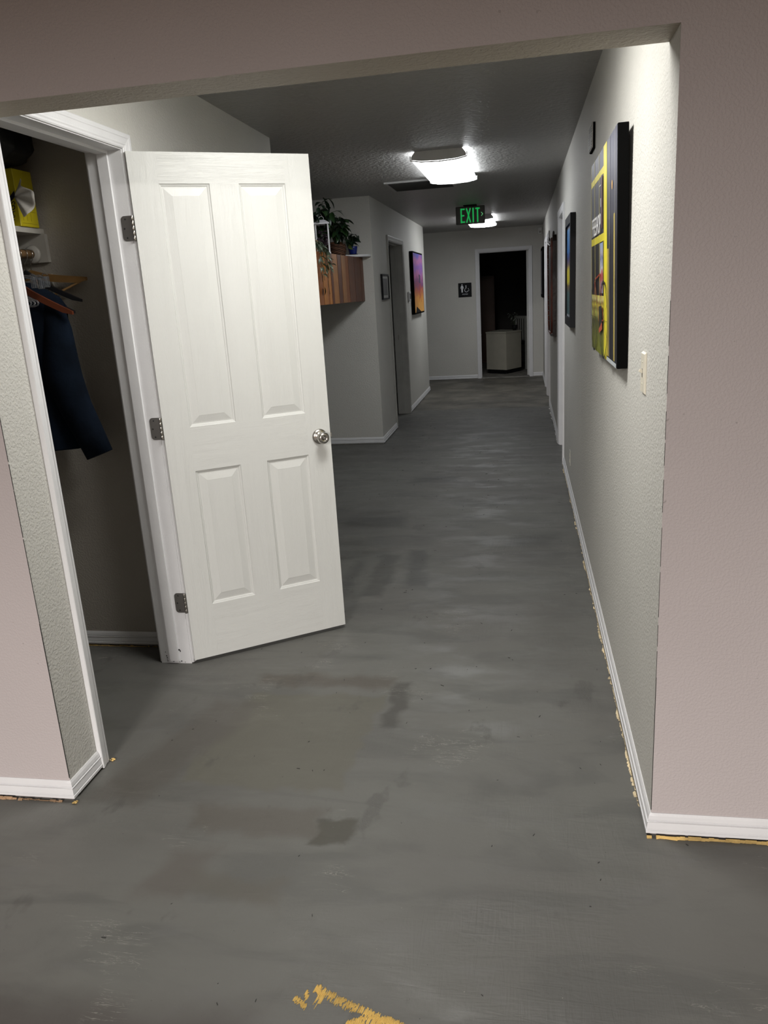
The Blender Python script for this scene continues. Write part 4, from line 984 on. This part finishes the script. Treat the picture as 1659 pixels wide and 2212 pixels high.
# trailing variegated plant in a ceramic pot at the planter's edge
tr = empty('trailing_plant', (-1.642, 6.38, pz1), 0, 'variegated trailing plant spilling over the planter front beside the door edge', 'plant')
bm = bmesh.new(); lathe(bm, [(0, 0), (.03, 0), (.04, .03), (.045, .07), (.036, .09), (.03, .085), (0, .07)], 20); obj('pot', bm, plain('tan_ceramic', (.28, .17, .09), .5), tr)
rnd = random.Random(11); bm = bmesh.new()
for i_ in range(11):
    y0 = rnd.uniform(-.10, .30); ln_ = rnd.uniform(.06, .24); pts = [Vector((.0, 0, .07)), Vector((.03, y0*.4, .085)), Vector((.062, y0*.8, .03)), Vector((.070, y0, -.04-ln_*.3)), Vector((.074, y0+.02, -ln_))]
    tube(bm, pts, .0015, 4, False)
    for j in range(7):
        t_ = .2+.8*j/7; k_ = min(3, int(t_*4)); p = pts[k_].lerp(pts[k_+1], t_*4-k_)
        put(lv, None, tr, p, rnd.uniform(-1.4, 1.4), rnd.uniform(-1.2, .2), rnd.uniform(.6, 1.0), rnd.uniform(-.6, .6))
tube(bm, [(.07, .12, -.1), (.075, .16, -.18), (.072, .13, -.24), (.075, .15, -.33)], .0015, 4, False)
obj('stems', bm, stemm, tr)['kind'] = 'stuff'
put(lm_(.07, .055, .5, plain('broad_leaf', (.03, .10, .06), .3)), None, tr, Vector((.072, -.02, -.27)), 1.2, -1.2, 1.0, .9)

# ------------------------------------------------------------------ end room furniture
dsk = empty('reception_desk', (0, 0, 0), 0, 'beige reception desk corner with dark toe space in the end room', 'desk')
beig = plain('beige_laminate', (.42, .40, .33), .5, var=.04)
A_, B_, C_, D_ = Vector((-.64, 14.28, 0)), Vector((-.285, 13.99, 0)), Vector((-.03, 14.43, 0)), Vector((-.40, 14.95, 0))
def prism(name, pts, z0, z1, mat, parent):
    bm = bmesh.new(); f0 = [bm.verts.new((p.x, p.y, z0)) for p in pts]; f1 = [bm.verts.new((p.x, p.y, z1)) for p in pts]
    bm.faces.new(f0[::-1]); bm.faces.new(f1)
    for k_ in range(len(pts)): bm.faces.new((f0[k_], f0[(k_+1) % len(pts)], f1[(k_+1) % len(pts)], f1[k_]))
    return obj(name, bm, mat, parent)
cen = (A_+B_+C_+D_)/4
prism('desk_body', [A_, B_, C_, D_], .075, .705, beig, dsk)
prism('toe_kick', [cen+(p-cen)*.93 for p in (A_, B_, C_, D_)], .004, .075, M['black'], dsk)
prism('desk_top', [cen+(p-cen)*1.03 for p in (A_, B_, C_, D_)], .705, .728, beig, dsk)
w2 = empty('side_table', (-.86, 14.78, .004), 0, 'white edged table end left of the reception desk', 'table')
obj('table_top', BX(-.12, .10, -.25, .25, .63, .655), M['trimold'], w2)
obj('leg', BX(-.12, -.09, -.25, -.22, .38, .63), M['trimold'], w2); obj('pedestal', BX(-.07, .08, -.20, .20, 0, .63), M['black'], w2)
chm = plain('pale_chair_paint', (.34, .34, .31), .5)
ch = empty('slat_chair', (.14, 15.0, .004), R(-62), 'pale slat backed chair behind the reception desk', 'chair')
for x in (-.2, .2):
    for y in (-.2, .2):
        obj('leg', BX(x-.015, x+.015, y-.015, y+.015, 0, .95 if y < 0 else .44), chm, ch)
obj('seat', bev(BX(-.21, .21, -.2, .21, .44, .47), .008, 1), M['black'], ch)
for k_ in range(5): obj('back_slat', BX(-.16+k_*.08-.012, -.16+k_*.08+.012, -.208, -.195, .52, .90), chm, ch)
obj('top_rail', BX(-.2, .2, -.212, -.19, .90, .95), chm, ch)
pd = empty('desk_plant', (-.14, 14.42, .728), 0, 'small dim plant standing on the reception desk', 'plant')
bm = bmesh.new(); lathe(bm, [(0, 0), (.035, 0), (.05, .09), (.044, .09), (0, .08)], 16); obj('pot', bm, M['black'], pd)
stems(pd, (0, 0, .08), 9, .14, .24, [lm_(.05, .02, .6, plain('pale_leaf', (.25, .27, .24), .5))], 4, .7, 8)
cb = empty('tall_cupboard', (-.95, 16.6, .004), 0, 'dark brown cupboard barely visible in the end room', 'cabinet')
br = plain('dark_brown_wood', (.09, .04, .02), .5)
obj('carcass', BX(-.4, .4, -.25, .25, 0, 1.7), br, cb)
for sx in (-1, 1): obj('door', bev(BX(min(sx*.01, sx*.385), max(sx*.01, sx*.385), -.268, -.2505, .05, 1.66), .003, 1), br, cb)

# ------------------------------------------------------------------ torn strips, crumbs, adhesive
def ragged(name, p, q, nrm, h0, h1, d0, d1, label, seed, gaps=.12, step=.009, mat=None):
    """torn drywall edge left under a baseboard"""
    rnd = random.Random(seed); bm = bmesh.new(); p = Vector((p[0], p[1], 0)); q = Vector((q[0], q[1], 0)); L = (q-p).length; d = (q-p)/L; n_ = Vector((nrm[0], nrm[1], 0)); s = 0
    hv = rnd.uniform(h0, h1); dv = rnd.uniform(d0, d1)
    while s < L-step:
        st_ = step*rnd.uniform(.5, 1.6)
        hv = min(h1, max(h0, hv+rnd.uniform(-.004, .004))); dv = min(d1, max(d0, dv+rnd.uniform(-1, 1)*(d1-d0)*.35))
        if rnd.random() > gaps:
            a = p+d*s; b = p+d*min(L, s+st_*1.1); vs = []
            for base in (a, b):
                j1, j2 = rnd.uniform(.8, 1.1), rnd.uniform(.85, 1.1)
                vs.append([bm.verts.new(base+Vector((0, 0, .0005))), bm.verts.new(base+n_*dv*j1+Vector((0, 0, .0005))), bm.verts.new(base+n_*dv*j2*.9+Vector((0, 0, hv*.55))), bm.verts.new(base+n_*.004+Vector((0, 0, hv)))])
            A, B = vs
            for k_ in range(4): bm.faces.new((A[k_], A[(k_+1) % 4], B[(k_+1) % 4], B[k_]))
            bm.faces.new(A[::-1]); bm.faces.new(B)
        s += st_
    o = obj(name, bm, mat or M['gold']); tag(o, label, 'debris', kind='stuff'); return o
ragged('torn_board_edge', (XR-.012, Y0-.013), (2.2, Y0-.013), (0, -1), .007, .0105, .006, .011, 'torn golden board edge under the right mauve wall baseboard', 1, .05)
ragged('torn_board_edge', (-1.60, Y0-.013), (-3.2, Y0-.013), (0, -1), .006, .009, .004, .010, 'torn brown board edge under the left mauve wall baseboard', 2, .03, .008, M['brownboard'])
ragged('torn_board_edge', (-1.46, Y0-.013), (-1.60, Y0-.013), (0, -1), .004, .007, .003, .008, 'torn brown board edge at the left opening corner', 5, .03, .008, M['brownboard'])
ragged('plaster_edge', (XR-.012, 2.05), (XR-.012, 4.2), (-1, 0), .004, .010, -.004, .011, 'torn plaster crumbs along the near right baseboard', 3, .12, .008, M['crumb'])
ragged('plaster_edge', (XR-.012, 4.2), (XR-.012, 6.65), (-1, 0), .004, .009, -.006, .010, 'sparse plaster crumbs along the right baseboard towards the first doorway', 4, .5, .02, M['crumb'])
ragged('plaster_edge', (XR-.012, 7.62), (XR-.012, 10.05), (-1, 0), .005, .009, .001, .016, 'plaster crumbs below the carved wall hanging', 6, .55, .03, M['trimold'])
ragged('plaster_edge', (XL+.012, 10.0), (XL+.012, 12.0), (1, 0), .004, .008, .001, .012, 'plaster crumbs below the sunset picture', 7, .7, .03, M['trimold'])
ragged('torn_board_edge', (-2.2, 3.038), (-1.60, 3.038), (0, -1), .004, .007, .002, .006, 'dim torn strip under the closet baseboard', 8, .2)
rnd = random.Random(21); bm = bmesh.new()
for _ in range(280):
    y = rnd.uniform(1.2, 9.5); x = rnd.uniform(-1.3, .28) if y > 2.1 else rnd.uniform(-1.2, .5); s_ = rnd.uniform(.0007, .0018)*(1+.12*y); l_ = s_*rnd.uniform(1, 7)
    b2 = BX(-l_/2, l_/2, -s_/2, s_/2, 0, s_*.5); xf(b2, Matrix.Translation((x, y, .0003)) @ Matrix.Rotation(rnd.uniform(0, 6.3), 4, 'Z')); me = bpy.data.meshes.new('t'); b2.to_mesh(me); b2.free(); bm.from_mesh(me); bpy.data.meshes.remove(me)
tag(obj('floor_debris', bm, M['dirt']), 'small dark splinters scattered over the scraped floor', 'debris', kind='stuff')
bm = bmesh.new()
for x, y in ((XL+.018, 2.155), (XL+.016, Y0-.020)):
    for _ in range(9):
        b2 = bmesh.new(); bmesh.ops.create_icosphere(b2, subdivisions=1, radius=rnd.uniform(.0015, .0045)); xf(b2, Matrix.Translation((x+rnd.uniform(-.006, .008), y+rnd.uniform(-.008, .008), .004)) @ Matrix.Diagonal((1.2, 1, .7, 1))); me = bpy.data.meshes.new('t'); b2.to_mesh(me); b2.free(); bm.from_mesh(me); bpy.data.meshes.remove(me)
tag(obj('wood_crumbs', bm, M['gold']), 'golden wood crumbs at the foot of the left opening corner', 'debris', kind='stuff')
# yellow adhesive left on the floor at the bottom of the frame: combed ridges
GLUE = [([(-0.4734, 1.3515), (-0.4431, 1.3378), (-0.3875, 1.3168), (-0.3319, 1.2967), (-0.2765, 1.2807)], 0.021), ([(-0.2765, 1.2807), (-0.2369, 1.2679)], 0.03), ([(-0.4619, 1.3357), (-0.4486, 1.3252)], 0.035), ([(-0.515, 1.3175), (-0.4993, 1.3074), (-0.4838, 1.2974)], 0.014), ([(-0.4938, 1.3344), (-0.4859, 1.3209)], 0.014), ([(-0.3873, 1.2677), (-0.3738, 1.276), (-0.3406, 1.2889), (-0.2759, 1.2764)], 0.03)]
rnd = random.Random(33); bm = bmesh.new()
for ci, (pts, wid) in enumerate(GLUE):
    for (xa, ya), (xb, yb_) in zip(pts, pts[1:]):
        a = Vector((xa, ya, 0)); b = Vector((xb, yb_, 0)); L = (b-a).length; d = (b-a)/L; nn = Vector((-.25, -.97, 0)); s = 0
        while s < L:
            w_ = rnd.uniform(.0018, .0034); l_ = wid*rnd.uniform(.75, 1.25); c_ = a+d*s+nn*rnd.uniform(-.003, .003)
            if rnd.random() > .04:
                segs = 4; u = Vector((.97, -.25, 0))
                A = []
                for k_ in range(segs+1):
                    t_ = k_/segs; ww = w_*(.5+.5*math.sin(math.pi*min(.95, max(.05, t_))))*rnd.uniform(.7, 1.2)
                    cc = c_+nn*l_*t_
                    A.append((bm.verts.new(cc-u*ww*.55+Vector((0, 0, .0003))), bm.verts.new(cc+Vector((0, 0, .0016*rnd.uniform(.6, 1.2)))), bm.verts.new(cc+u*ww*.55+Vector((0, 0, .0003)))))
                for q_, r_ in zip(A, A[1:]):
                    if rnd.random() < .07: continue
                    bm.faces.new((q_[0], q_[1], r_[1], r_[0])); bm.faces.new((q_[1], q_[2], r_[2], r_[1]))
            s += w_*rnd.uniform(.72, .95)
tag(obj('adhesive_residue', bm, plain('yellow_adhesive', (.56, .38, .11), .6, bumpamt=.001, bscale=300, var=.25)), 'strip of yellow adhesive residue on the floor at the bottom edge', 'adhesive', kind='stuff')
